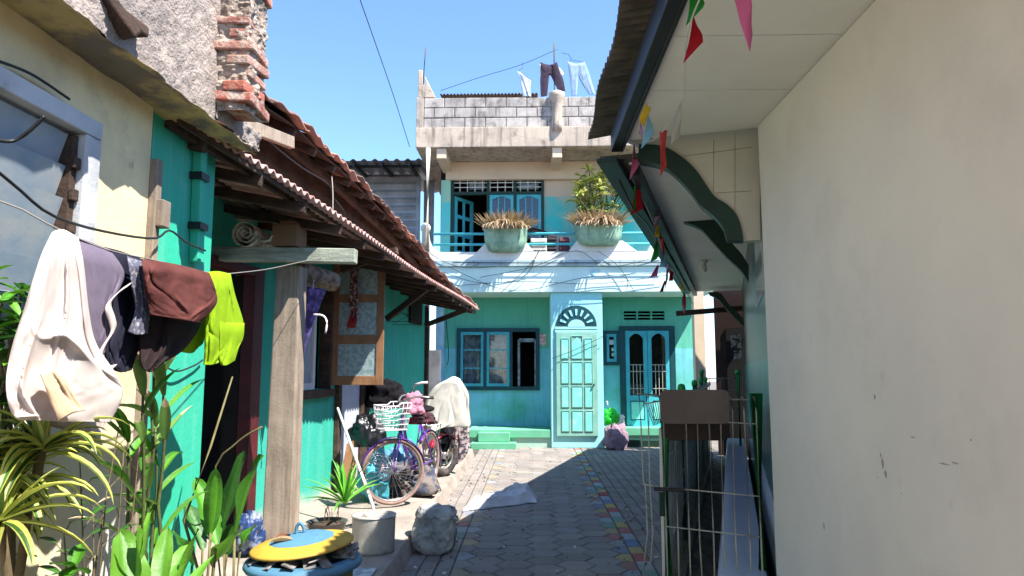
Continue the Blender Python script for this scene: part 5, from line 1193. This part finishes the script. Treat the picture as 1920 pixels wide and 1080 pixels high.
def paper(u, v): return at(668+150*0, 0, 1) if 0 else V(-1.42+.34*u, 4.62+.42*v, .158+.02*abs(noise.noise((u*4, v*4, 1)))+.025*max(0, u-.8))
m.grid(paper, 24, 20); tag(m.build('newspaper_sheet', mat('old_paper', lin((196, 200, 206)), .9, lin((150, 156, 170)), 14, .48, .56, .1), solid=.003, smooth=True), 'crumpled pale paper sheet on the pavement between the drum bin and cooking pot', 'paper')
# bags by the house step
q = at(1153, 832, 13.8); lump('mauve_rag_bag', 'slumped mauve patterned cloth bag on the ground right of the arched door', 'bag', V(q.x+.02, 13.8, .2), (.2, .15, .27), M['f_mauve'], 41, .35)
q = at(1145, 785, 14.2); lump('green_plastic_bag', 'bright green plastic bag on the step right of the arched door', 'bag', V(q.x, 14.35, q.z), (.15, .12, .17), mat('green_plastic', lin((60, 220, 70)), .35, lin((40, 190, 60)), 5, bump=.4, bscale=14, trl=.4), 43, .3)
q = at(1163, 790, 14.2); lump('white_plastic_bag', 'small white plastic bag beside the bright green bag on the step', 'bag', V(q.x, 14.4, q.z), (.1, .1, .12), mat('white_plastic_film', lin((220, 224, 220)), .4, bump=.4, bscale=14, trl=.3), 45, .3)
m = MB(); m.tube([at(1138, 752, 14.3), at(1145, 785, 14.3)], .018, 7); tag(m.build('bag_handle_stick', M['plasticw']), 'short white stick poking out of the bright green bag', 'stick')

# ================================================================== HANGING UNDER THE PORCH
rc = at(460, 441, 5.38)
m = MB(); sp = [V(rc.x+(.012+.0055*t)*math.cos(t), 0, rc.z+.015+(.012+.0055*t)*math.sin(t)) for t in [i*.25 for i in range(0, 34*3)] if .012+.0055*t < .115]
sp += [V(sp[-1].x+.03, 0, sp[-1].z-.03), V(sp[-1].x+.09, 0, sp[-1].z-.02), V(sp[-1].x+.12, 0, sp[-1].z+.02)]
a = [[m.bm.verts.new((p.x, rc.y-.02+ .5*k, p.z)) for p in sp] for k in (0, 1)]
for i in range(len(sp)-1): m.face([a[0][i], a[0][i+1], a[1][i+1], a[1][i]])
tag(m.build('rolled_mat', mat('woven_mat', lin((206, 198, 180)), .9, lin((160, 152, 136)), 40, .45, .55), solid=.004, smooth=True), 'rolled pale woven mat lying on the porch beam', 'mat')
bx_ = at(543, 446, 5.5)
th = thing('cardboard_box', 'brown cardboard box stored on the porch beam beside the rolled mat', 'box', tuple(bx_)); m = MB(); m.cbox(bx_, .2, .25, .17); m.build('carton', mat('brown_card', lin((120, 92, 70)), .9), th, bevel=.004); m = MB(); m.cbox(bx_+V(.01, 0, .1), .12, .2, .04); m.build('flap', MATS['brown_card'], th)
m = MB(); a, b = at(560, 508, 6.0), at(628, 530, 6.3)
d = (b-a); M3 = d.normalized().to_track_quat('Z', 'Y').to_matrix()
m.lathe([(.085, 0), (.09, .01)] + [(.088+.003*(i % 2), .02+i*(d.length-.04)/24) for i in range(25)] + [(.085, d.length)], a, 20, M3)
tag(m.build('rolled_bamboo_blind', mat('bamboo', lin((140, 120, 100)), .8, lin((92, 78, 66)), 20, .45, .6, .3, 40)), 'rolled up brown bamboo blind hanging under the porch roof behind the post', 'blind')
# umbrella
u0, u1 = at(586, 540, 6.0), at(566, 665, 6.1)
th = thing('folded_umbrella', 'closed purple checked umbrella hanging upside between the post and the open shutter', 'umbrella', tuple(u1))
m = MB(); d = u0-u1; Lu = d.length; M3 = d.normalized().to_track_quat('Z', 'Y').to_matrix()
def um(u, v): 
    a = u*2*math.pi; r_ = (.018+.085*v**1.1)*(1+.22*math.sin(a*8)*(.3+v)); return u1 + M3 @ V(r_*math.cos(a), r_*math.sin(a)*.6, Lu*v)
m.grid(um, 64, 14); m.build('canopy', mat('purple_fabric', lin((108, 92, 160)), .8, lin((66, 60, 110)), 12, .46, .54, .1), th, smooth=True)
m = MB(); m.tube([u1-d*.1, u1+d*1.12], .007, 6); m.tube([cr([at(588, 590, 5.95), at(606, 592, 5.95), at(613, 605, 5.95), at(610, 625, 5.95)], i/8) for i in range(9)], .009, 6); m.build('shaft', M['plasticw'], th)
# tasselled string decoration
m = MB(); 
ct = at(664, 500, hY-.08); cb = at(664, 585, hY-.08)
for i in range(9):
    x = jit(.05); m.tube([cr([ct+V(x*.6, jit(.02), .03), ct.lerp(cb, .5)+V(x*1.1, jit(.02), 0), cb+V(x, jit(.02), jit(.05))], k/8) for k in range(9)], .010, 5)
th = thing('hanging_tassel', 'striped white and red knotted tassel hanging before the open shutter', 'tassel', tuple(cb)); m.build('cords', mat('striped_cord', lin((170, 150, 140)), .9, lin((90, 30, 34)), 30, .47, .53), th)
m = MB()
for i in range(8): x = jit(.04); p = cb+V(x, jit(.02), .02); m.tube([p, p+V(jit(.02)-.02, 0, -.12-jit(.03)), p+V(jit(.02)-.03, 0, -.2)], [.012, .010, .014], 5)
m.build('red_tails', mat('red_cord', lin((150, 34, 46)), .9), th)
for k, (cx, cy) in enumerate(((754, 600), (764, 606))):
    h0 = at(cx, cy, 9.6+.1*k); 
    m = MB(); hp = [V(0, 0, .14), V(.02, 0, .17), V(.0, 0, .19), V(-.02, 0, .17)]
    m.tube([h0+q for q in (V(-.012, 0, .18), V(.0, 0, .2), V(.014, 0, .18), V(0, 0, .15), V(0, 0, .10), V(-.2, 0, 0), V(-.21, 0, -.02), V(.21, 0, -.02), V(.2, 0, 0), V(0, 0, .10))], .004, 5); tag(m.build('wire_hanger', M['steel_dark']), ('wire coat hanger on the teal wall, left of the two', 'wire coat hanger on the teal wall, right of the two')[k], 'hanger', 'hangers on the teal wall')
# items in the porch doorway
q = at(448, 985, 5.2); lump('blue_plastic_bag', 'blue and white plastic bag on the floor in the dark porch doorway', 'bag', V(q.x, 5.4, .3), (.1, .1, .16), mat('blue_white_plastic', lin((36, 56, 100)), .4, lin((110, 120, 136)), 9, .48, .52, .3, 20), 51, .3)
# ================================================================== RIGHT FENCE
def fl(t, off=0, z=0): p = V(.87, 4.6, 0)+DV*t+NV*off; return V(p.x, p.y, z)
HFp = 1.38
FP = [0, 1.63, 3.85, 5.6, 7.4]
def post(par, p, h, r=.028, ring=True):
    m = MB(); m.tube([V(p.x, p.y, -.02), V(p.x, p.y, h)], r, 12); o = m.build('post', M['fgreen'], par)
    if ring: m = MB(); m.lathe([(r*1.25, h-.02), (r*1.3, h), (r*1.0, h+.035), (0, h+.045)], (p.x, p.y, 0), 14); m.build('cap', M['fgreen'], o)
FN = thing('side_fence', 'green post and welded mesh fence running along the verandah drain', 'fence', tuple(fl(0)))
for t in FP[1:]: post(FN, fl(t), 1.38)
def meshp(par, a, b, z0, z1, nv, zs, bend=True, r=.0032, off=V(0, 0, 0)):
    m = MB(); L = (b-a).length; n = max(2, int(L/nv))
    nrm = (b-a).normalized().cross(V(0, 0, 1))
    for i in range(n+1): p = a.lerp(b, i/n)+off; m.tube([V(p.x, p.y, z0), V(p.x, p.y, z1)] + ([V(p.x, p.y, z1)+nrm*.05+V(0, 0, -.0), V(p.x, p.y, z1-.05)+nrm*.045] if bend else []), r, 5)
    for z in zs: m.tube([V(a.x, a.y, z)+off, V(b.x, b.y, z)+off], r*1.15, 5)
    return m.build('wire_mesh', M['wire'], par)
for a, b in zip(FP, FP[1:]): meshp(FN, fl(a+.03, -.03), fl(b-.03, -.03), .1, 1.33, .16, (.12, .5, .75, 1.0, 1.31))
m = MB(); ml = Matrix(((DV.x, NV.x, 0, fl(0).x), (DV.y, NV.y, 0, fl(0).y), (0, 0, 1, 0), (0, 0, 0, 1)))
m.box(.10, 7.6, .032, .05, .12, 1.16, ml); m.build('grey_sheet', mat('fence_sheet', lin((240, 234, 222)), .7, lin((226, 218, 204)), 3, stain=(lin((90, 86, 78)), 5, .6, .75, .5)), FN)
m = MB(); m.box(-.9, 8.2, -.06, .09, -.02, .10, ml); o = m.build('fence_kerb', M['concrete'], bevel=.012, kind='structure')
# gate facing the alley entrance
GT = thing('mesh_gate', 'mesh gate between two green posts across the verandah passage, nearest fence panel', 'gate', tuple(fl(0)))
ga, gb = V(.87, 4.6, 0), V(at(1419, 800, 4.42).x, 4.42, 0)
post(GT, ga, 1.38, .036, False); 
m = MB(); m.tube([V(gb.x, gb.y, -.02), V(gb.x, gb.y, 1.40)], .044, 12); m.build('post', M['fgreen'], GT)
ga2 = ga.lerp(gb, .02); 
m = MB(); n = 8; zt_ = [Z(785, 4.5), Z(915, 4.5), Z(988, 4.5), Z(1120, 4.5)]; ztop = Z(742, 4.5)
off = V(-.02, -.06, 0)
for i in range(n+1): p = ga.lerp(gb, i/n)+off; m.tube([V(p.x+jit(.006), p.y+.06, ztop-.03), V(p.x, p.y+.02, ztop), V(p.x, p.y-.0, ztop-.09), V(p.x+jit(.008), p.y, .5), V(p.x+jit(.006), p.y, .1)], .0055, 6)
for z in zt_: m.tube([ga+off+V(0, -.004, z+.0), gb+off+V(0, -.004, z-.02)], .0045, 6)
m.tube([ga+off+V(0, .06, ztop-.02), gb+off+V(0, .06, ztop-.02)], .0045, 6)
m.build('wire_mesh', M['wire'], GT)
m = MB(); m.bar(V(.78, 4.55, Z(913, 4.6)), V(.97, 4.5, Z(915, 4.55)), .02, .024); m.build('latch', M['steel_dark'], GT, bevel=.004); m = MB(); m.bar(V(.835, 4.58, Z(965, 4.6)), V(.835, 4.58, Z(920, 4.6)), .035, .03); m.build('hinge_block', M['dgreen'], GT, bevel=.004)
# bent wire end sticking out to the left
BE = thing('bent_mesh_end', 'bent open end of white wire mesh sticking out left of the gate post', 'mesh', (.75, 4.5, 0))
m = MB(); Yb = 4.55
for q in ([(1232, 740), (1198, 738), (1202, 800), (1206, 900), (1210, 912), (1214, 1000), (1205, 1080)], [(1236, 744), (1212, 742), (1216, 800), (1218, 900), (1224, 1000), (1218, 1080)]):
    m.tube([at(*p, Yb) for p in q], .0045, 6)
m.tube([at(1206, 908, Yb), at(1240, 914, Yb)], .0045, 6); m.tube([at(1196, 738, Yb), at(1240, 742, Yb+.03)], .0045, 6)
for i in range(7): a = at(1210+i*4.6, 756-i*.5, Yb-.05); b = at(1226+i*2.4, 798-i*1, Yb+.05); m.tube([a, b], .003, 5)
m.tube([at(1208, 757, Yb-.05), at(1240, 752, Yb)], .004, 5); m.build('wires', M['wire'], BE)
# blank brown boards on the gate
M['sign'] = mat('brown_board', lin((104, 92, 84)), .7, lin((88, 76, 70)), 2.5, .4, .7, .1, 30, stain=(lin((66, 56, 52)), 2.2, .55, .75, .6))
def rboard(name, px0, py0, px1, py1, Y, t, mt, label, cat):
    a, b = at(px0, py1, Y), at(px1, py0, Y); r_ = .035; m = MB(); pts = []
    for cx, cz, a0 in ((a.x+r_, a.z+r_, 180), (b.x-r_, a.z+r_, 270), (b.x-r_, b.z-r_, 0), (a.x+r_, b.z-r_, 90)):
        for k in range(6): an = R(a0+18*k); pts.append(V(cx+r_*math.cos(an), Y, cz+r_*math.sin(an)))
    m.prism(pts, (0, t, 0)); return tag(m.build(name, mt, bevel=.004), label, cat)
rboard('sign_board', 1241, 731, 1367, 795, 4.36, .03, M['sign'], 'blank grey brown board with rounded corners fixed on the gate top', 'sign')
rboard('cloth_pad', 1248, 780, 1366, 826, 4.50, .05, mat('dark_brown_pad', lin((64, 50, 44)), .9, lin((50, 40, 36)), 5), 'darker brown pad hanging behind the blank board on the gate', 'pad')
# front railing further back near the far entrance
FR = thing('far_railing', 'low white barred railing with green posts before the far dark entrance', 'railing', tuple(fl(7.6)))
a, b = at(1316, 712, 11.3), at(1384, 712, 11.3)
a.z = b.z = 0; post(FR, a, 1.5, .03); post(FR, b, 1.5, .035)
meshp(FR, a, b, .2, 1.42, .1, (.2, .9, 1.2, 1.4), False, .006)
# papers on the far wall, green stand pipe
m = MB(); c = at(1380, 640, 11.5); m.cbox(c, .16, .02, .22); m.cbox(c+V(.02, -.003, -.22), .12, .02, .14); tag(m.build('calendar_notice', mat('calendar_paper', lin((190, 186, 180)), .8, lin((80, 70, 70)), 20, .46, .54)), 'small printed calendar pages hung by the dark far entrance', 'calendar')
# ================================================================== BUNTING
BU = thing('bunting', 'string of small coloured pennants hung along the right hand eaves', 'bunting', tuple(at(1260, 300, 4)))
def P4(px, py, Y): return at(px, py, Y)
strp = [P4(1330, -40, 2.0), P4(1290, 60, 2.5), P4(1283, 160, 3.2), P4(1278, 190, 3.4), P4(1240, 250, 4.0), P4(1215, 265, 4.3), P4(1192, 250, 4.5), P4(1190, 270, 4.65), P4(1195, 330, 5.0), P4(1200, 360, 5.3), P4(1230, 430, 6.2), P4(1245, 480, 7.3), P4(1262, 510, 8.5), P4(1280, 545, 10.5)]
m = MB(); m.tube([cr(strp, i/120) for i in range(121)], .003, 5); m.build('string', M['plasticw'], BU)
FC = {'green': (40, 150, 50), 'red': (186, 24, 40), 'pink': (224, 120, 170), 'yellow': (220, 186, 40), 'blue': (140, 190, 206), 'coral': (212, 84, 84), 'white': (200, 196, 186), 'lilac': (190, 160, 190)}
FM = {k: mat('pennant_'+k, lin(c), .7, tuple(x*.9 for x in lin(c)), 6, bump=.05, trl=.35) for k, c in FC.items()}
FL = [('green', 2.5, [(1294, -12), (1320, -12), (1318, 18), (1288, 48)]), ('red', 2.7, [(1300, 32), (1306, 34), (1318, 82), (1283, 118)]), ('pink', 2.35, [(1376, -10), (1404, -10), (1413, 62), (1404, 100)]),
      ('white', 3.4, [(1277, 184), (1277, 190), (1276, 258), (1256, 274)]), ('yellow', 3.2, [(1209, 190), (1219, 202), (1210, 236), (1198, 230)]), ('blue', 3.3, [(1214, 212), (1226, 232), (1222, 262), (1203, 280)]), ('coral', 4.0, [(1237, 248), (1250, 246), (1249, 310), (1238, 330)]),
      ('pink', 4.6, [(1188, 272), (1192, 274), (1197, 312), (1181, 336)]), ('lilac', 3.4, [(1200, 230), (1205, 232), (1204, 262), (1198, 250)]), ('red', 5.1, [(1192, 345), (1204, 362), (1206, 392), (1182, 402)]), ('green', 5.0, [(1189, 346), (1193, 348), (1192, 385), (1186, 408)]),
      ('lilac', 6.0, [(1228, 398), (1235, 402), (1236, 420), (1225, 428)]), ('yellow', 6.2, [(1231, 424), (1237, 424), (1237, 442), (1227, 444)]), ('coral', 6.5, [(1236, 448), (1242, 446), (1248, 470), (1243, 482)]), ('green', 6.4, [(1230, 452), (1236, 460), (1232, 486), (1220, 492)]),
      ('blue', 7.2, [(1240, 476), (1246, 480), (1246, 502), (1238, 500)]), ('pink', 7.0, [(1232, 498), (1237, 498), (1231, 518), (1218, 520)]), ('red', 8.2, [(1256, 506), (1263, 512), (1262, 526), (1254, 526)]), ('lilac', 7.6, [(1250, 495), (1256, 500), (1252, 522), (1246, 548)]),
      ('red', 8.4, [(1246, 526), (1249, 528), (1244, 546), (1236, 548)]), ('yellow', 9.2, [(1275, 528), (1280, 532), (1284, 546), (1276, 542)]), ('red', 9.8, [(1281, 548), (1286, 550), (1285, 582), (1280, 588)]), ('white', 9.6, [(1278, 556), (1281, 558), (1284, 590), (1279, 576)])]
for nm, Y_, q in FL:
    a, b, c, d = [at(*p, Y_) for p in q]; ph = random.uniform(0, 6); m = MB()
    m.grid(lambda u, v: a.lerp(b, u).lerp(d.lerp(c, u), v) + V(.004*math.sin(v*5+ph), .03*math.sin(v*4+u*2+ph)*min(1, Y_/5), 0), 6, 14); m.build('pennant', FM[nm], BU, solid=.0012, smooth=True)
# ================================================================== BALCONY PLANTERS, FOLIAGE, JUNK, ROOF LAUNDRY
M['planter'] = mat('pale_green_planter', lin((150, 182, 158)), .85, lin((112, 146, 126)), 5, .4, .65, .3, 30, drip=(lin((80, 110, 90)), .6))
for k, (p0, p1, pt, pb) in enumerate(((906, 990, 432, 473), (1080, 1172, 428, 462))):
    yc = YB-.02; x0, x1 = X(p0, yc), X(p1, yc); cx = (x0+x1)/2; r_ = (x1-x0)/2; z0, z1 = Z(pb, yc), Z(pt, yc)
    th = thing('balcony_planter', ('round green planter on the balcony wall with tan snake plants, left of the two', 'round green balcony planter of tan snake plants below the bush, right of the two')[k], 'planter', (cx, yc, z0), 'planters on the balcony wall')
    m = MB(); m.lathe([(r_*.55, 0), (r_*.8, .05), (r_*.96, (z1-z0)*.5), (r_, z1-z0), (r_*1.03, z1-z0+.02), (r_*.9, z1-z0+.02), (r_*.88, z1-z0-.04), (0, z1-z0-.04)], (cx, yc, z0), 28, Matrix.Diagonal((1, .55, 1))); m.build('bowl', M['planter'], th)
    m = MB()
    for i in range(260):
        a = random.uniform(0, 6.28); q = random.random()**.5; b = V(cx+r_*.85*q*math.cos(a), yc+r_*.45*q*math.sin(a), z1-.02)
        lean = .2+.95*q*random.uniform(.6, 1.3); d = V(math.cos(a)*lean, -abs(math.sin(a))*lean*.7 if random.random() < .7 else math.sin(a)*lean*.5, 1.0+jit(.3)); tn = random.choice((lin((200, 172, 142)), lin((184, 152, 118)), lin((156, 126, 94)), lin((170, 152, 100))))
        m.leaf(b, d, random.uniform(.26, .5), .04, random.uniform(.1, .7), (tn, tuple(x*.8 for x in tn)), .35, 5, shape='lance')
    for i in range(120 if k == 0 else 110):
        xx = cx+(.10 if k == 0 and i < 34 else 0)+jit(.16 if i < 34 else .36); b = V(xx, yc-.55*math.sqrt(max(.01, r_*r_-(xx-cx)**2))-.015, z1+.02+jit(.03)); tn = random.choice((lin((206, 182, 154)), lin((180, 148, 116)), lin((150, 124, 90)))); m.leaf(b, (jit(.4), -.35, .25), random.uniform(.3, .6) if i < 34 else random.uniform(.12, .40), .03, 2.6+jit(.8), (tn, tuple(x*.75 for x in tn)), .35, 7, shape='lance')
    m.build('foliage', M['leaf'], th)
# variegated bush on the balcony
c = at(1118, 352, 14.25)
th = thing('variegated_bush', 'tall bush with yellow green variegated leaves on the balcony behind the right planter', 'plant', (c.x, 14.45, zp0))
m = MB(); st = MB(); VL = (lin((240, 234, 150)), lin((170, 186, 80)))
for i in range(110):
    tip = at(random.uniform(1072, 1190), random.uniform(316, 400), 14.3+jit(.25))
    if i < 26: tip = at(random.uniform(1085, 1135), random.uniform(370, 420), 14.4+jit(.2))
    b = V(c.x+.02+jit(.08), 14.45, zp0+.3); 
    if i % 3 == 0: st.tube([cr([b, b.lerp(tip, .5)+V(jit(.1), 0, .05), tip], k/6) for k in range(7)], .012, 5)
    for k in range(13):
        a = random.uniform(0, 6.28); e = random.uniform(-.4, .9); lit = tip.z > 5.0  # high leaves get the pale colour more often, as painted sunlight on the top
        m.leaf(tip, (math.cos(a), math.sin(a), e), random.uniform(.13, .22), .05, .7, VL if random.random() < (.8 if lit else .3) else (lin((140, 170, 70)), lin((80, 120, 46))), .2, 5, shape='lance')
st.build('stem', M['stem'], th); m.build('foliage', M['leaf'], th)
m = MB(); m.lathe([(.16, 0), (.2, .32), (.21, .33), (.18, .33), (.17, .3), (0, .3)], (c.x, 14.45, zp0), 20); m.build('pot', M['pot_black'], th)
# things stored on the balcony between the planters
for k, (px, py, w_, h_, cc, nm, lb) in enumerate(((1010, 458, .34, .3, (200, 196, 190), 'stacked_crate', 'white crate stored on the balcony floor right of the left planter'), (1035, 455, .2, .36, (60, 52, 56), 'dark_box', 'dark box on the balcony floor between the two planters'), (1058, 456, .22, .3, (120, 76, 86), 'red_box', 'dull red box on the balcony floor beside the right planter'))):
    p = at(px, py, 14.35); m = MB(); m.cbox(V(p.x, 14.35, p.z-.05), w_, .3, h_); 
    for i in range(3): m.cbox(V(p.x, 14.19, p.z-.05-h_*.3+i*h_*.28), w_*.9, .02, h_*.1)
    tag(m.build(nm, mat(nm, lin(cc), .7, tuple(x*.7 for x in lin(cc)), 9), bevel=.01), lb, 'box', 'things stored on the balcony')
m = MB(); cloth(m, [[(978, 430), (1000, 427), (1030, 436)], [(980, 440), (1005, 438), (1034, 444)]], lambda a, b, d: at(a, b, 14.3)+V(0, -d, 0), folds(61, .05, 2, .4), 20, 10, .1); tag(m.build('dark_cloth', M['f_black'], solid=.005), 'dark cloth draped over the boxes behind the balcony rail', 'cloth')
# roof laundry
YL = YR+.85
m = MB(); m.tube([cr([at(826, 170, YL), at(900, 145, YL), at(975, 122, YL), at(1046, 92, YL)], i/16) for i in range(17)], .006, 5); tag(m.build('roof_clothesline', M['steel_dark']), 'thin dark line sloping up to the pole on the rooftop', 'clothesline')
def roofcloth(nm, lb, cat_, rows, mt, hang):
    m = MB(); cloth(m, rows, lambda a, b, d: at(a, b, YL)+V(0, -d, 0), folds(random.randint(1, 90), .03, 2.2, .3), 24, 30, .05); th = thing(nm, lb, cat_, tuple(at(*rows[-1][0], YL)), 'clothes on the rooftop'); m.build('cloth', mt, th, solid=.006); return th
dn = fabric('pale_denim', (160, 182, 206), (130, 156, 188)); dk = fabric('plum_cotton', (70, 60, 74), (58, 48, 60), .05)
t1 = roofcloth('rooftop_shirt', 'white and pale blue shirt on the rooftop, left of the dark trousers', 'shirt', [[(970, 134), (976, 136), (984, 146)], [(976, 150), (984, 150), (995, 152)], [(978, 165), (986, 165), (994, 165)], [(980, 182), (988, 182), (996, 182)]], fabric('white_blue_cotton', (206, 210, 216), (130, 160, 200)), None)
m = MB(); m.tube([at(*p, YL) for p in ((972, 132), (980, 128), (980, 119), (977, 117))], .005, 4); m.tube([at(972, 133, YL), at(995, 150, YL)], .005, 4); m.build('hanger', M['steel_dark'], t1)
t2 = thing('rooftop_trousers', 'dark plum trousers hanging on the rooftop beside the vent pipe', 'trousers', tuple(at(1030, 178, YL)), 'clothes on the rooftop')
for q in ([[(1013, 116), (1022, 120), (1034, 122)], [(1015, 136), (1024, 138), (1034, 138)], [(1013, 150), (1020, 150), (1030, 142)], [(1014, 182), (1020, 182), (1026, 180)]], [[(1030, 122), (1038, 120), (1044, 116)], [(1031, 138), (1040, 138), (1050, 136)], [(1034, 144), (1046, 150), (1056, 150)], [(1046, 170), (1054, 172), (1060, 172)]]):
    m = MB(); cloth(m, q, lambda a, b, d: at(a, b, YL)+V(0, -d, 0), folds(33, .025, 1.5, .3), 20, 30, .05); m.build('trouser_leg', dk, t2, solid=.006)
m = MB()
for q in ([[(1012, 120), (1016, 122), (1018, 124)], [(1013, 145), (1016, 146), (1018, 146)]], [[(1044, 124), (1050, 128), (1052, 130)], [(1050, 140), (1056, 142), (1060, 142)]]): cloth(m, q, lambda a, b, d: at(a, b, YL+.05)+V(0, -d, 0), folds(3, .01, 1), 8, 10, .02, False)
m.build('pocket_lining', M['f_white'], t2, solid=.004)
t3 = thing('rooftop_jeans', 'pale blue jeans hanging on the rooftop, right of the dark trousers', 'jeans', tuple(at(1085, 178, YL)), 'clothes on the rooftop')
for q in ([[(1064, 115), (1075, 119), (1086, 120)], [(1066, 130), (1075, 132), (1086, 132)], [(1069, 150), (1076, 150), (1084, 146)], [(1072, 180), (1077, 180), (1081, 180)]], [[(1082, 120), (1090, 118), (1096, 116)], [(1084, 132), (1093, 132), (1102, 132)], [(1086, 146), (1098, 150), (1108, 150)], [(1104, 178), (1110, 178), (1116, 178)]]):
    m = MB(); cloth(m, q, lambda a, b, d: at(a, b, YL)+V(0, -d, 0), folds(44, .025, 1.5, .3), 20, 30, .05); m.build('trouser_leg', dn, t3, solid=.006)
m = MB(); m.tube([at(*p, YL) for p in ((1053, 99), (1066, 102), (1071, 110), (1068, 116), (1066, 117))], .006, 4); m.tube([at(*p, YL) for p in ((1070, 112), (1096, 117))], .005, 4); m.build('hanger', M['steel_dark'], t3)
# ================================================================== CABLES
def cable(lb, pts, r=.008, mt=None, n=24):
    m = MB(); m.tube([cr(pts, i/n) for i in range(n+1)], r, 5); tag(m.build('cable', mt or M['steel_dark']), lb, 'cable', 'loose cables'); 
cable('thin black cable crossing the open sky from the top edge', [at(670, -15, 9), at(700, 70, 10), at(738, 180, 12), at(768, 275, 13.9)], .007)
cable('black sagging cable across the louvred window to the teal wall', [atx(-30, 300, -1.75), atx(30, 350, -1.75), atx(100, 405, -1.76), atx(200, 435, -1.8), atx(290, 447, -1.85), atx(318, 432, -1.87), atx(350, 455, -1.88), atx(385, 470, -1.88)], .006)
cable('short bent cable end poking out before the louvred window', [atx(-10, 262, -1.7), atx(25, 264, -1.68), atx(55, 245, -1.64), atx(83, 218, -1.6)], .007)
cable('grey wire looping below the upper tiled roof of the teal house', [at(480, 245, 5.2), at(560, 310, 5.8), at(615, 345, 6.3), at(625, 370, 6.4), at(645, 395, 6.6), at(648, 410, 6.7)], .007)
cable('thin wire hanging straight down to the awning edge', [at(622, 330, 6.3), at(624, 360, 6.3), at(624, 395, 6.3)], .005, M['wire'])
cable('black wire along the yellow wall above the window', [atx(-10, 112, -1.91), atx(60, 140, -1.91), atx(130, 186, -1.91)], .006)
cable('dark wire looping on the teal wall behind the brown shorts', [atx(300, 680, -1.94), atx(330, 696, -1.93), atx(365, 685, -1.94), atx(380, 675, -1.95)], .005)
Yc = YB-.08
for k, pts in enumerate(([(780, 430), (800, 470), (860, 500), (930, 500)], [(830, 510), (900, 530), (980, 520), (1010, 470)], [(840, 500), (960, 545), (1100, 520), (1240, 512)], [(900, 520), (1000, 500), (1080, 470), (1140, 500), (1240, 480)], [(850, 536), (980, 528), (1120, 532), (1250, 516)], [(940, 548), (990, 500), (1012, 470)], [(1100, 525), (1170, 520), (1175, 545)], [(1120, 470), (1160, 500), (1190, 548)])):
    lbs = ['black cable dropping from the balcony post along its ledge', 'cable sagging across the balcony front to the left planter', 'long cable dipping across the middle of the balcony front', 'cable looping over the balcony ledge below the right planter', 'lowest thin cable along the balcony front', 'short cable rising beside the left planter', 'short cable hooking down at the balcony front, right side', 'cable falling from the right planter across the balcony front']
    cable(lbs[k], [at(*p, Yc) for p in pts], .0055)
cable('dark pipe line running along the grey balcony ledge', [at(850, 492, Yc-.02), at(1000, 493, Yc-.02), at(1250, 492, Yc-.02)], .010)
cable('wire and hook hanging on the ground floor wall by the left window', [at(836, 600, 14.9), at(840, 640, 14.9), at(841, 672, 14.9), at(838, 684, 14.9)], .008)
cable('thin cable crossing the face of the arched door', [at(1035, 672, 13.9), at(1080, 655, 13.9), at(1140, 626, 13.9)], .005)
